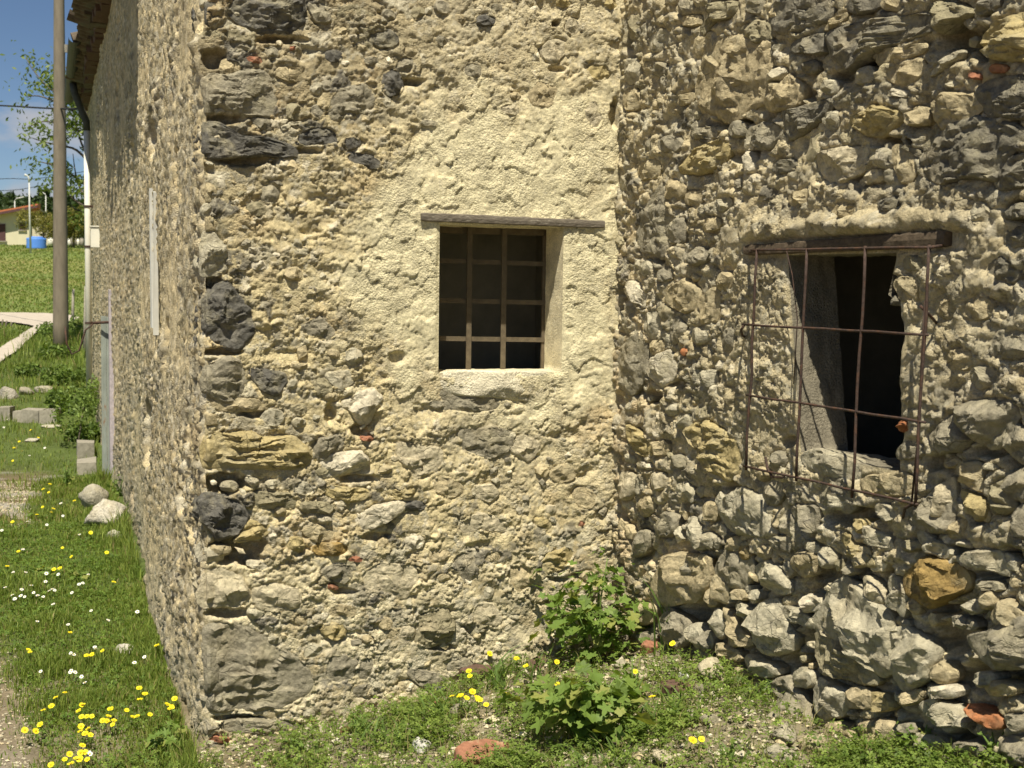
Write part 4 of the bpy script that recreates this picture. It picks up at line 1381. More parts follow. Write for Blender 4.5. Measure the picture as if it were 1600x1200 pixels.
# ------------------------------------------------------------------ roof, eaves, pipe and fittings of the house
EZ = 3.88
roof = empty('roof', tuple(np.array([0, 0, EZ]) )) ; roof.parent = house
foot = [Kp, Aend, Bk, Ck, Cend, I0]
m = MB()
cenr = (Aend + Bk + Ck + Cend) / 4
outl = []
OV = .03
def ovs(s): return float(np.interp(s, [2.4, 6.5, 8.2, 14], [.30, .27, .13, .11]))
Pa0 = Kp + WA.n * OV; Pa1 = Aend + WA.n * OV + a_dir * .15
eave_ring = [Pa0 + WB.n * .06, Pa1, Bk + a_dir * .2 + b_dir * .2, Ck + b_dir * .2, Cend + c_dir * .15 + WC.n * .05, I0 + WC.n * .06 + WB.n * .06]
n = len(eave_ring)
ridge0 = (Kp + I0) / 2 + a_dir * 1.0 + b_dir * 3.0; ridge1 = (Aend + Bk) / 2
lowv = [np.array([p[0], p[1], EZ]) for p in eave_ring]
upv = [np.array([p[0], p[1], EZ + .06]) for p in eave_ring]
rd = [np.array([ridge1[0], ridge1[1], EZ + 1.7]), np.array([ridge0[0], ridge0[1], EZ + 1.7])]
V_ = lowv + upv + rd
F_ = []
for i in range(n):
    j = (i + 1) % n
    F_.append((i, j, n + j, n + i))
m.add(V_, F_ + [(n + 0, n + 1, 2 * n), (n + 0, 2 * n, 2 * n + 1), (n + 1, n + 2, 2 * n), (n + 2, n + 3, 2 * n), (n + 3, 2 * n + 1, 2 * n), (n + 3, n + 4, 2 * n + 1), (n + 4, n + 5, 2 * n + 1), (n + 5, n + 0, 2 * n + 1),
                (0, 5, 1), (1, 5, 2), (5, 3, 2), (5, 4, 3)])
ro = m.build('roof_deck', M_rooftile, roof)
m = MB(); ev = np.linspace(2.42, LA + .1, 26)
for s0_, s1_ in zip(ev[:-1], ev[1:]):
    q = [(s0_, .0), (s1_ - .01, .0), (s1_ - .01, ovs(s1_)), (s0_, ovs(s0_))]
    pts8 = [Kp + a_dir * s_ + WA.n * h_ for s_, h_ in q]
    m.hexa([(p[0], p[1], EZ - .03) for p in pts8] + [(p[0], p[1], EZ - .004) for p in pts8])
m.build('eave_board', M_darkwood, roof)
# half-round clay tiles along the eave
def tile_mesh(L=.42, r0=.085, r1=.065, th=.012):
    V_ = []; F4 = []
    nseg = 7
    for k, (y, r) in enumerate(((0, r0), (L, r1))):
        for rr_ in (r, r - th):
            for i in range(nseg + 1):
                a = math.pi * i / nseg
                V_.append((rr_ * math.cos(a), y, rr_ * math.sin(a)))
    q = nseg + 1
    for i in range(nseg):
        F4 += [(i, i + 1, 2 * q + i + 1, 2 * q + i), (q + i + 1, q + i, 3 * q + i, 3 * q + i + 1), (i + 1, i, q + i, q + i + 1), (2 * q + i, 2 * q + i + 1, 3 * q + i + 1, 3 * q + i)]
    return mesh_np('roof_tile', np.array(V_), np.array(F4), M_rooftile, smooth=False)
tm = tile_mesh()
rotz = math.atan2(b_dir[1], b_dir[0]) - math.pi / 2
for layer in range(2):
    s = 2.5 + layer * .1
    while s < LA:
        p = Kp + a_dir * (s + random.uniform(-.015, .015)) + WA.n * (ovs(s) + .04 + random.uniform(-.03, .06) + (.07 if random.random() < .12 else 0)) 
        o = part_mesh('roof_tile', tm, roof, (p[0], p[1], EZ + (.05 if layer else .005)))
        o.rotation_euler = (math.radians(random.uniform(14, 20)) if layer == 0 else math.radians(-163), 0, rotz) if layer == 0 else (math.radians(random.uniform(14, 20)), math.pi, rotz)
        s += .205
# projecting rafter ends and broken brick course under the tiles
for s in np.arange(6.3, LA, .62):
    p = Kp + a_dir * s + WA.n * (ovs(s) / 2); m = MB()
    m.box((p[0], p[1], EZ - .045), .075, ovs(s) + .02, .08, [a_dir, WA.n, np.array([0, 0, 1.])], jit=.004)
    m.build('rafter_end', M_darkwood, roof, (p[0], p[1], EZ - .05))
for s in np.arange(2.5, LA - .1, .27):
    p = Kp + a_dir * s + WA.n * (.045 + random.uniform(-.02, .03)); m = MB()
    m.box((p[0], p[1], EZ - .12), .24, .13, .05, [a_dir, WA.n, np.array([0, 0, 1.])], jit=.006)
    m.build('eave_brick', M_brickd if random.random() < .75 else M_rooftile, roof, (p[0], p[1], EZ - .12))

def A(s, z, h=0.0): return WA.pt(s, z, h).reshape(3)
def s_at(px, py, h=0.0): return [float(q) for q in WA.uv(px, py, h)]
# gutter length and the pale downpipe at the far end of the long wall
sp_, zb = s_at(139, 545, .07)
dp = empty('drainpipe', tuple(A(sp_, 0, .07) - Kp)); dp.parent = house
m = MB(); m.tube([A(sp_, .2, .07), A(sp_, 2.0, .07), A(sp_, 3.32, .07)], .037, 12); m.build('pipe', M_pipe, dp, tuple(A(sp_, 1.9, .07)), smooth=True)
m = MB(); m.tube([A(sp_, 3.3, .07), A(sp_, 3.40, .075), A(sp_, 3.72, .20), A(sp_, 3.84, .22)], .042, 12); m.build('elbow', M_gutter, dp, tuple(A(sp_, 3.5, .1)), smooth=True)
for z in (1.05, 2.42, 1.95):
    m = MB(); m.tube([A(sp_, z - .012, .07), A(sp_, z + .012, .07)], .045, 12); m.box(A(sp_, z, .015), .03, .07, .025, [a_dir, WA.n, np.array([0, 0, 1.])]); m.build('bracket', M_rust, dp, tuple(A(sp_, z, .07)))
m = MB()
V_ = []; gs = np.linspace(9.3, LA + .05, 24)
for s in gs:
    for k in range(9):
        a = math.pi + math.pi * k / 8
        V_.append(A(s, 3.90 + .055 * math.sin(a), .24 + .06 * math.cos(a)))
F_ = [(i * 9 + k, i * 9 + k + 1, (i + 1) * 9 + k + 1, (i + 1) * 9 + k) for i in range(len(gs) - 1) for k in range(8)]
m.add(V_, F_); m.build('gutter', M_gutter, dp, tuple(A(12, 3.9, .24)))
# meter box and a second small grey box
s1, z1 = s_at(148, 371, .06)
m = MB(); m.box(A(s1, z1, .05), .16, .10, .20, [a_dir, WA.n, np.array([0, 0, 1.])]); m.box(A(s1, z1 + .11, .05), .18, .12, .012, [a_dir, WA.n, np.array([0, 0, 1.])])
m.build('meter_box', M_pipe, house, tuple(A(s1, z1, .05)))
# white metal casing of an opening in the near part of the long wall
sw, zw1 = s_at(259, 300, .02); _, zw0 = s_at(259, 522, .02)
m = MB()
for k, (ds, w) in enumerate(((0, .03), (.13, .02))):
    m.box(A(sw + ds, (zw0 + zw1) / 2 + .02 * k, .066), w, .020, zw1 - zw0, [a_dir, WA.n, np.array([0, 0, 1.])], jit=.003)
m.build('metal_casing', M_white, house, tuple(A(sw, zw0, .035)))
# weathered door leaf with its frame, at the far end of the long wall
sd_, zt = s_at(157, 495, .1); _, zbm = s_at(157, 755, .1)
door = empty('door', tuple(A(sd_, zbm, .08) - Kp)); door.parent = house
for k in range(2):
    m = MB(); m.box(A(sd_ + .001 * k, (zt + zbm) / 2, .035 + .042 * k), .035, .040, zt - zbm + .01 * (k % 2), [a_dir, WA.n, np.array([0, 0, 1.])], jit=.001)
    m.build('plank', M_door, door, tuple(A(sd_, (zt + zbm) / 2, .05 * k)))
m = MB(); m.box(A(sd_ - .12, (zt + zbm) / 2 + .1, .012), .13, .055, zt - zbm + .25, [a_dir, WA.n, np.array([0, 0, 1.])], jit=.003)
m.build('door_frame', M_lilac, door, tuple(A(sd_ - .12, zbm, .01)))
m = MB(); z = zt - .06
m.tube([A(sd_ - .02, z, .16), A(sd_ - .02, z - .05, .22), A(sd_, z - .22, .27), A(sd_, z - .25, .33), A(sd_, z - .16, .37), A(sd_, z - .02, .38)], .008, 6)
m.tube([A(sd_ - .1, z + .02, .02), A(sd_ - .04, z + .01, .16)], .012, 6)
m.build('hook', M_rust, door, tuple(A(sd_, z, .2)), smooth=True)
# dark doorway shadow strip, a stone doorstep
# power cable fixed under the eave
# ------------------------------------------------------------------ ground
ax = np.concatenate([-np.geomspace(700, 7, 70)[:-1], np.arange(-7, 3.2, .045), np.geomspace(3.2, 700, 60)])
ay = np.concatenate([-np.geomspace(300, 1.0, 30)[:-1], np.arange(-1.0, 2.4, .1), np.arange(2.4, 9, .04), np.arange(9, 17, .07), np.geomspace(17, 1400, 170)])
X, Y = np.meshgrid(ax, ay)
Z = gz(X, Y)
# grass ground: soil and moss under the blades, gravel where nothing grows
def wallx(y): return Kp[0] + (y - Kp[1]) * a_dir[0] / a_dir[1]
n1 = fbm(X * .8, Y * .8, 401, 4)
left = -1.585 - .36 * (Y - 4.2)          # bare track along the left edge of the view
bare = sstep(.10, -.10, X - left + .20 * n1) * sstep(6.6, 5.0, Y)
bare = np.maximum(bare, sstep(.16, -.1, X - (-3.25 - .35 * (Y - 9.2)) + .3 * n1) * sstep(8.2, 8.8, Y) * sstep(13, 11, Y))
heap = sstep(-1.0, -.5, X - wallx(Y)) * sstep(6, 5, Y)
grass = np.array((.085, .115, .028)); soil = np.array((.17, .125, .075)); grav = np.array((.33, .30, .25)); rubb = np.array((.27, .225, .155))
C = np.broadcast_to(grass, X.shape + (3,)).copy()
far = sstep(18, 35, Y)[..., None]
fg = np.array((.155, .20, .05)) ; fy = np.array((.23, .225, .07))
big = sstep(-.25, .35, fbm(X * .06, Y * .12, 402, 4))[..., None]
C = C * (1 - far) + (fg * (1 - big) + fy * big) * far
C = C * (1 + .25 * fbm(X * .9, Y * .9, 404, 4))[..., None]
n2_ = sstep(-.1, .35, fbm(X * 2.2, Y * 2.2, 403, 3))[..., None]
gs_ = soil * (1 - n2_) + grav * n2_
b = bare[..., None]
C = C * (1 - b) + gs_ * b
hp = heap[..., None] * .85
C = C * (1 - hp) + (rubb * (1 - .6 * n2_) + soil * .6 * n2_) * hp
M_ground = masonry_mat('ground_soil', 8, 60, .8, .012)
me = mesh_np('ground', np.stack([X, Y, Z], -1).reshape(-1, 3), grid_faces(*X.shape), M_ground, C.reshape(-1, 3))
g = obj('ground', me); tag(g, kind='structure')

# pale hairpin track across the field
pts = [(-260, 520), (-120, 503), (-40, 498), (10, 498), (42, 501), (62, 507), (66, 513), (50, 521), (34, 534), (14, 549), (-8, 562), (-40, 580), (-120, 620)]
hw = [8, 10, 11, 11, 10, 7, 5, 4, 5, 8, 10, 12, 16]
L_ = []
P_ = [ground_hit(*p) for p in pts]
def catmull(P, n=8):
    out = []
    P = [np.array(p) for p in P]
    for i in range(len(P) - 1):
        p0 = P[max(i - 1, 0)]; p1 = P[i]; p2 = P[i + 1]; p3 = P[min(i + 2, len(P) - 1)]
        for k in range(n):
            t = k / n
            out.append(.5 * ((2 * p1) + (-p0 + p2) * t + (2 * p0 - 5 * p1 + 4 * p2 - p3) * t * t + (-p0 + 3 * p1 - 3 * p2 + p3) * t ** 3))
    return out + [P[-1]]
cl = catmull(P_); V_ = []
def trw(i): return float(np.interp(i / 8, range(13), [1.7, 1.7, 1.6, 1.5, 1.2, .5, .16, .10, .12, .15, .18, .22, .3]))
F_ = []
for i, p in enumerate(cl):
    d = cl[min(i + 1, len(cl) - 1)] - cl[max(i - 1, 0)]; d = d[:2] / np.linalg.norm(d[:2]); nn = np.array([-d[1], d[0]])
    w = trw(i) * (1 + .08 * random.uniform(-1, 1))
    for k in range(-4, 5):
        q = p[:2] + nn * w * k / 4
        V_.append((q[0], q[1], float(gz(q[0], q[1])) + .05 - .0 * abs(k)))
F_ = [(i * 9 + k, i * 9 + k + 1, (i + 1) * 9 + k + 1, (i + 1) * 9 + k) for i in range(len(cl) - 1) for k in range(8)]
M_path = plain('pale_gravel', (.47, .41, .33), s=5, amp=.15, bump=.4, bdist=.02)
me = mesh_np('gravel_path', np.array(V_), np.array(F_), M_path); o = obj('gravel_path', me); tag(o, kind='structure')

# ------------------------------------------------------------------ grass and ground cover
def leaf_mat(name, base, trans=.35, rough=.55, amp=.35):
    m_, nt, b_ = mat_new(name)
    at = N(nt, 'ShaderNodeAttribute', attribute_name='Col')
    nt.links.new(at.outputs['Color'], b_.inputs['Base Color'])
    b_.inputs['Roughness'].default_value = rough
    tr = N(nt, 'ShaderNodeBsdfTranslucent')
    sc = N(nt, 'ShaderNodeVectorMath', operation='MULTIPLY'); sc.inputs[1].default_value = (1.5, 1.6, .6)
    nt.links.new(at.outputs['Color'], sc.inputs[0]); nt.links.new(sc.outputs[0], tr.inputs['Color'])
    mx = N(nt, 'ShaderNodeMixShader'); mx.inputs[0].default_value = trans
    nt.links.new(b_.outputs[0], mx.inputs[1]); nt.links.new(tr.outputs[0], mx.inputs[2])
    nt.links.new(mx.outputs[0], nt.nodes['Material Output'].inputs['Surface'])
    return m_
M_grass = leaf_mat('grass_blade', None, .35)
M_leaf = leaf_mat('leaf', None, .3)
def bare_at(x, y):
    left = -1.585 - .36 * (y - 4.2)
    n1 = fbm(x * .8, y * .8, 401, 4)
    b1 = sstep(.10, -.10, x - left + .20 * n1) * sstep(6.6, 5.0, y)
    b2 = sstep(.16, -.1, x - (-3.25 - .35 * (y - 9.2)) + .3 * n1) * sstep(8.2, 8.8, y) * sstep(13, 11, y)
    return np.maximum(b1, b2)
def blades(name, x, y, h, w, c1, c2, seed, lean=.5, zoff=0.0, mat=None):
    rs = np.random.default_rng(seed); n = len(x)
    z = gz(x, y) - .006 + zoff
    a = rs.uniform(0, 2 * math.pi, n); ln = rs.uniform(.1, 1.0, n) * lean * h; la = rs.uniform(0, 2 * math.pi, n)
    dx, dy = np.cos(a) * w / 2, np.sin(a) * w / 2
    lx_, ly_ = np.cos(la) * ln, np.sin(la) * ln
    V_ = np.zeros((n, 5, 3))
    V_[:, 0] = np.stack([x - dx, y - dy, z], 1); V_[:, 1] = np.stack([x + dx, y + dy, z], 1)
    V_[:, 2] = np.stack([x + dx * .8 + lx_ * .35, y + dy * .8 + ly_ * .35, z + h * .6], 1)
    V_[:, 3] = np.stack([x - dx * .8 + lx_ * .35, y - dy * .8 + ly_ * .35, z + h * .6], 1)
    V_[:, 4] = np.stack([x + lx_, y + ly_, z + h * rs.uniform(.75, 1.0, n)], 1)
    k = np.arange(n)[:, None] * 5
    q = k + np.array([[0, 1, 2, 3]]); t = k + np.array([[3, 2, 4]])
    m_ = rs.uniform(0, 1, (n, 1)) ** 1.2
    c = np.array(c1) * (1 - m_) + np.array(c2) * m_
    c = c * rs.uniform(.75, 1.25, (n, 1)); dry = rs.random((n, 1)) < (.05 + .22 * sstep(.05, .5, fbm(x * 1.1, y * 1.1, 77, 3)))[:, None]
    c = np.where(dry, np.array((.33, .28, .12)), c)
    C_ = np.repeat(c[:, None], 5, 1)
    return mesh_np(name, V_.reshape(-1, 3), [t, q], mat or M_grass, C_.reshape(-1, 3))
def off_track0(x, y): 
    d = np.full(x.shape, 1e9)
    for i_, q in enumerate(cl):
        d = np.minimum(d, np.hypot(x - q[0], y - q[1]) / trw(i_))
    return d > 1.05
def sample_grass(n, y0, y1, side, seed, clump=.8):
    rs = np.random.default_rng(seed)
    y = y0 + (y1 - y0) * rs.random(n * 3); wx_ = wallx(y) - .05
    x = wx_ - rs.random(n * 3) * side
    keep = rs.random(n * 3) > np.clip(bare_at(x, y), 0, .93)
    keep &= rs.random(n * 3) < (.45 + .55 * sstep(-.3, .3, fbm(x * 3, y * 3, 411, 3)))
    return x[keep][:n], y[keep][:n]
x1, y1 = sample_grass(64000, 3.3, 6.6, 1.5, 1); x2, y2 = sample_grass(46000, 6.6, 11, 2.0, 2); x3, y3 = sample_grass(34000, 11, 24, 4.2, 3)
rsg = np.random.default_rng(5)
x = np.concatenate([x1, x2, x3]); y = np.concatenate([y1, y2, y3])
_k = off_track0(x, y); x = x[_k]; y = y[_k]
hh = rsg.uniform(.012, .045, len(x)) * (.7 + 1.3 * sstep(-.1, .5, fbm(x * 1.9, y * 1.9, 421, 4))) * (1 + .9 * sstep(.35, .05, wallx(y) - x)) * np.interp(y, [3, 7, 12, 18, 24], [1, 1.1, 1.5, 3.2, 3.6])
ww = rsg.uniform(.0022, .0045, len(x)) * np.interp(y, [3, 6, 12, 24], [1, 1.3, 2.0, 3.4])
o = obj('grass', blades('grass', x, y, hh, ww, (.12, .18, .03), (.27, .32, .07), 9)); tag(o, 'short green grass growing along the foot of the long wall', 'grass', kind='stuff')
TRK = np.array([q[:2] for q in cl])
def off_track(x, y, w=1.9):
    d = np.full(x.shape, 1e9)
    for i_, q in enumerate(TRK):
        d = np.minimum(d, np.hypot(x - q[0], y - q[1]) / trw(i_))
    return d > 1.05
# far tussocks on the bank and over the field
rs = np.random.default_rng(31)
n = 30000
y = 24 + 76 * rs.random(n) ** 1.5; x = -y * rs.uniform(.28, .46, n)
_k = off_track(x, y); x = x[_k]; y = y[_k]; n = len(x)
o = obj('grass', blades('grass', x, y, rs.uniform(.02, .08, n) * np.interp(y, [24, 60, 100], [1, 1.2, 1.5]), rs.uniform(.02, .05, n) * np.interp(y, [24, 100], [.8, 3]), (.12, .18, .035), (.24, .27, .06), 13)); tag(o, 'sunlit meadow grass over the sloping field beyond the pole', 'grass', kind='stuff')

def clover(name, x, y, s, seed, c1, c2, z0=None, hmax=.05, parts=3):
    rs = np.random.default_rng(seed); n = len(x)
    z = gz(x, y) + rs.uniform(.004, hmax, n)
    V_ = []; Q_ = []; C_ = []
    a0 = rs.uniform(0, 6.28, n); tl = rs.normal(0, .35, (n, 2))
    m_ = rs.random((n, 1)); c = (np.array(c1) * (1 - m_) + np.array(c2) * m_) * rs.uniform(.75, 1.25, (n, 1))
    for k in range(parts):
        a = a0 + k * 2 * math.pi / parts + rs.normal(0, .2, n)
        for j, (r, w, up) in enumerate(((0, 0, 0), (.6, .38, .10), (1.0, .0, .02), (.6, -.38, .10))):
            px_ = r * np.cos(a) - w * np.sin(a); py_ = r * np.sin(a) + w * np.cos(a)
            V_.append(np.stack([x + s * px_, y + s * py_, z + s * (up + tl[:, 0] * px_ + tl[:, 1] * py_)], 1))
    V_ = np.stack(V_, 1); k = np.arange(n)[:, None] * (4 * parts)
    Q = np.concatenate([k + 4 * p + np.array([[0, 1, 2, 3]]) for p in range(parts)])
    return mesh_np(name, V_.reshape(-1, 3), Q, M_leaf, np.repeat(c[:, None], 4 * parts, 1).reshape(-1, 3), smooth=False)
x, y = sample_grass(15000, 3.3, 8.5, 1.5, 21)
o = obj('clover', clover('clover', x, y, rsg.uniform(.005, .013, len(x)), 22, (.07, .13, .02), (.17, .25, .045), hmax=.03)); tag(o, 'low clover leaves mixed into the roadside grass', 'clover', kind='stuff')
# cover on the heap in the corner: only where the photograph shows green
rs = np.random.default_rng(41)
n = 230000
x = rs.uniform(-1.3, 2.0, n); y = rs.uniform(2.3, 5.2, n)
P_ = np.stack([x, y, gz(x, y)], 1); qx, qy = project(P_)
inB = (P_ - Kp) @ WB.n > .02; inC = (P_ - I0) @ WC.n > .02
ok = (inB & (x < I0[0])) | (inB & inC)
den = .20 + .80 * sstep(-.08, .25, fbm(x * 2.6, y * 2.6, 431, 4) + .0)
green = sstep(1070, 1150, qy - 45 * sstep(1240, 1300, qx) + 30 * fbm(x * 3, y * 3, 432, 2) + .0) 
green = np.maximum(green, sstep(60, 10, np.hypot((qx - 1000) * .6, qy - 1075)) * .6)
green = green * (1 - .75 * sstep(90, 30, np.hypot((qx - 1190) / 1.6, qy - 1150))) * (1 - .6 * sstep(70, 20, np.hypot(qx - 740, qy - 1170)))
green = np.maximum(green, .35 * sstep(1015, 1060, qy)) * (1 - .7 * sstep(520, 380, qx))
ok &= rs.random(n) < den * (green + .03)
x, y = x[ok][:64000], y[ok][:64000]
o = obj('ground_cover', clover('ground_cover', x, y, rs.uniform(.006, .013, len(x)), 42, (.085, .14, .022), (.22, .29, .06), hmax=.055)); tag(o, 'trefoil weeds and moss carpeting the rubble in the corner', 'weeds', kind='stuff')
n = min(len(x), 15000); ii = rs.permutation(len(x))[:n]
o = obj('grass', blades('grass', x[ii] + .01, y[ii], rs.uniform(.03, .09, n), rs.uniform(.0015, .003, n), (.10, .15, .025), (.27, .29, .08), 43, lean=.8)); tag(o, 'thin grass blades sprouting through the rubble in the corner', 'grass', kind='stuff')

n = 4200
xd = rs.uniform(-.9, 1.6, n); yd = rs.uniform(2.8, 5.1, n); P_ = np.stack([xd, yd, gz(xd, yd)], 1)
ok = ((P_ - Kp) @ WB.n > .02) & (((P_ - I0) @ WC.n > .02) | (xd < I0[0])) & (fbm(xd * 4, yd * 4, 435, 2) > -.05)
xd, yd = xd[ok], yd[ok]
o = obj('dry_stalks', blades('dry_stalks', xd, yd, rs.uniform(.03, .11, len(xd)), rs.uniform(.001, .0022, len(xd)), (.34, .28, .13), (.45, .38, .20), 46, lean=1.5)); tag(o, 'dead straw-coloured stalks among the weeds on the heap', 'dry grass', kind='stuff')
# gravel and crumbs of mortar on the heap and the track
def pebbles(name, x, y, r, cols, seed, label):
    rs = np.random.default_rng(seed)
    base = [(1, 0, 0), (-1, 0, 0), (0, 1, 0), (0, -1, 0), (0, 0, 1), (0, 0, -1)]
    T = [(0, 2, 4), (2, 1, 4), (1, 3, 4), (3, 0, 4), (2, 0, 5), (1, 2, 5), (3, 1, 5), (0, 3, 5)]
    n = len(x); B_ = np.array(base, float)
    V_ = B_[None] * r[:, None, None] * rs.uniform(.55, 1.2, (n, 6, 1)) * np.array([1, 1, .7])
    a = rs.uniform(0, 6.28, n); ca, sa = np.cos(a)[:, None], np.sin(a)[:, None]
    vx = V_[..., 0] * ca - V_[..., 1] * sa; vy = V_[..., 0] * sa + V_[..., 1] * ca
    V_[..., 0] = vx + x[:, None]; V_[..., 1] = vy + y[:, None]; V_[..., 2] += (gz(x, y) + r * .25)[:, None]
    T_ = (np.arange(n)[:, None, None] * 6 + np.array(T)[None]).reshape(-1, 3)
    pal = np.array([PAL[k] for k in cols]); c = pal[rs.integers(0, len(pal), n)] * rs.uniform(.8, 1.2, (n, 1))
    me_ = mesh_np(name, V_.reshape(-1, 3), T_, M_small, np.repeat(c[:, None], 6, 1).reshape(-1, 3), smooth=False)
    o_ = obj(name, me_); tag(o_, label, 'gravel', kind='stuff')
n = 15000
x = rs.uniform(-1.1, 1.9, n); y = rs.uniform(2.6, 5.3, n); P_ = np.stack([x, y, gz(x, y)], 1)
ok = ((P_ - Kp) @ WB.n > 0) & (((P_ - I0) @ WC.n > 0) | (x < I0[0]))
pebbles('gravel', x[ok], y[ok], rs.uniform(.003, .012, ok.sum()) * (1 + 1.2 * (rs.random(ok.sum()) < .06)), 'glbbpwol', 44, 'crumbled mortar and small stones lying on the heap')
n = 16000
y = rs.uniform(3.4, 11, n); x = -1.42 - .36 * (y - 4.2) - rs.random(n) * 1.2
ok = rs.random(n) < bare_at(x, y)
pebbles('gravel', x[ok], y[ok], rs.uniform(.003, .010, ok.sum()), 'glglbp', 45, 'grey grit on the bare track at the left edge')
# ------------------------------------------------------------------ loose stones, blocks, tile pieces on the ground
def boulder(name, p, sx, sy, sz, col, seed, label, cat, group=None, rz=0, sub=26, sink=.25, mat=None, tilt=0):
    rs = np.random.default_rng(seed)
    nu, nv = sub, sub // 2 + 2
    th = np.linspace(0, 2 * math.pi, nu, endpoint=False); ph = np.linspace(-math.pi / 2, math.pi / 2, nv)
    T, Pp = np.meshgrid(th, ph); d = np.stack([np.cos(T) * np.cos(Pp), np.sin(T) * np.cos(Pp), np.sin(Pp)], -1)
    r = np.ones(T.shape)
    for k in range(14):
        a = rs.normal(0, 1, 3); a /= np.linalg.norm(a); off = rs.uniform(.55, .88)
        dd = np.clip(d @ a, 1e-3, None); r = np.minimum(r, off / dd)
    r = r * (1 + .13 * fbm(d[..., 0] * 2 + d[..., 2] * 1.7 + seed, d[..., 1] * 2 - d[..., 2], seed, 4) + .05 * perlin(d[..., 0] * 7 + d[..., 2] * 6, d[..., 1] * 7, seed))
    V_ = d * r[..., None] * np.array([sx, sy, sz]) / 2
    i = np.arange(nv - 1)[:, None] * nu; j = np.arange(nu)[None]; j2 = (j + 1) % nu
    Q = np.stack([i + j, i + j2, i + nu + j2, i + nu + j], -1).reshape(-1, 4)
    V_ = V_.reshape(-1, 3); c = stone_cols(np.stack([V_[:, 0] / sx, V_[:, 2] / sz, V_[:, 1]], 1), PAL[col] if isinstance(col, str) else col, seed, .6)
    me_ = mesh_np(name, V_, Q, mat or M_stone, c)
    o_ = obj(name, me_, None, (p[0], p[1], float(gz(p[0], p[1])) + sz * (.5 - sink)))
    o_.rotation_euler = (tilt, 0, rz)
    tag(o_, label, cat, group); return o_
def at(px, py, lift=0.0): return ground_hit(px, py, lift)
boulder('rock', at(166, 822), .30, .26, .27, (.50, .46, .37), 11, 'white limestone rock in the grass at the foot of the long wall', 'rock', sub=40, rz=.3)
boulder('rock', at(150, 795), .26, .22, .24, (.38, .35, .27), 12, 'smaller grey rock half hidden behind the white limestone rock', 'rock', rz=1)
boulder('rock', at(183, 845), .16, .12, .10, (.42, .40, .31), 13, 'low grey stone sunk in weeds just below the white rock', 'rock')
boulder('rock', at(196, 1022), .09, .07, .06, (.58, .54, .45), 14, 'fist-sized pale stone lying in grass near the yellow flowers', 'rock')
boulder('rock', at(14, 622), .30, .26, .20, (.36, .33, .27), 15, 'jagged grey rock behind the concrete blocks at the left edge', 'rock', tilt=.3)
boulder('rock', at(42, 616), .24, .18, .14, (.28, .26, .20), 16, 'dark rock in weeds behind the row of concrete blocks', 'rock')
boulder('rock', at(72, 614), .34, .2, .12, (.40, .37, .28), 17, 'flat grey rock at the edge of the grassy bank', 'rock')
boulder('rock', at(82, 668), .26, .16, .05, (.44, .41, .32), 18, 'flat stone slab in grass in front of the hollow block', 'rock')
boulder('rock', at(50, 690), .22, .14, .05, (.42, .39, .31), 19, 'small flat slab flush with the grass left of the doorstep', 'rock')
for (px, py, sx, sy, sz, col, lab) in (
    (1113, 1062, .13, .12, .09, 'p', 'beige angular stone at the foot of the side wall'),
    (1068, 1064, .05, .045, .04, (.72, .70, .64), 'small bright white stone on the rubble heap'),
    (1094, 1086, .045, .04, .055, 'g', 'small upright grey stone beside the beige one'),
    (1000, 1063, .085, .06, .05, 'p', 'cream block of plaster lying behind the broad-leaved weed'),
    (968, 1042, .06, .05, .04, 'l', 'grey stone on the heap under the tall weed'),
    (1052, 990, .07, .05, .05, 'b', 'brown stone wedged in the corner right of the tall weed'),
    (1225, 1155, .15, .08, .06, 'l', 'pale flat stone in the weeds below the side wall'),
    (1218, 1188, .15, .09, .05, 'l', 'pale slab at the bottom of the picture in the weeds'),
    (1038, 1192, .10, .07, .05, 'p', 'rounded cream stone at the bottom edge among trefoil weeds'),
    (690, 1085, .07, .05, .05, 'd', 'dark mossy stone at the base of the front wall'),
    (672, 1076, .05, .04, .035, 'l', 'light stone beside the dark mossy one at the wall base'),
    (660, 1175, .10, .07, .06, (.62, .60, .53), 'whitish lump of plaster in the weeds near the brick shard'),
    (716, 1118, .09, .07, .05, 'g', 'grey stone behind the cluster of yellow flowers'),
    (1080, 1120, .05, .04, .03, 'l', 'tiny pale stone in the middle of the weeds'),
    (1108, 1132, .07, .05, .04, 'g', 'flat grey stone half buried below the side wall'),
    (640, 1115, .06, .05, .04, (.60, .57, .48), 'small chalky stone left of the plaster lump'),
    (1270, 1178, .12, .08, .08, 'b', 'brown stone under the right hand wall at the bottom')):
    boulder('rock', at(px, py), sx, sy, sz, col, int(px), lab, 'rock', 'loose stones on the rubble heap', rz=random.uniform(0, 3), sub=20)
def shard(px, py, sx, sy, sz, mat, rz, label, tx=.1, ty=.0):
    p = at(px, py); rs = np.random.default_rng(int(px))
    n = 7; a = np.sort(rs.uniform(0, 6.28, n)) ; a = np.linspace(0, 6.28, n, endpoint=False) + rs.uniform(-.3, .3, n)
    R_ = rs.uniform(.8, 1.15, n)
    V_ = [(sx / 2 * R_[i] * math.cos(a[i]) * s_, sy / 2 * R_[i] * math.sin(a[i]) * s_, z_) for (z_, s_) in ((-sz / 2, 1), (sz * .35, 1.0), (sz / 2, .93)) for i in range(n)]
    F_ = [(r * n + i, r * n + (i + 1) % n, (r + 1) * n + (i + 1) % n, (r + 1) * n + i) for r in range(2) for i in range(n)]
    m_ = MB(); m_.add(V_, F_); m_.add([(0, 0, sz * .53)] + V_[2 * n:], [(0, 1 + i, 1 + (i + 1) % n) for i in range(n)])
    o_ = m_.build('brick_shard', mat, None); o_.location = (p[0], p[1], float(gz(p[0], p[1])) + sz * .4)
    o_.rotation_euler = (tx, ty, rz); tag(o_, label, 'brick', 'broken brick and tile on the heap')
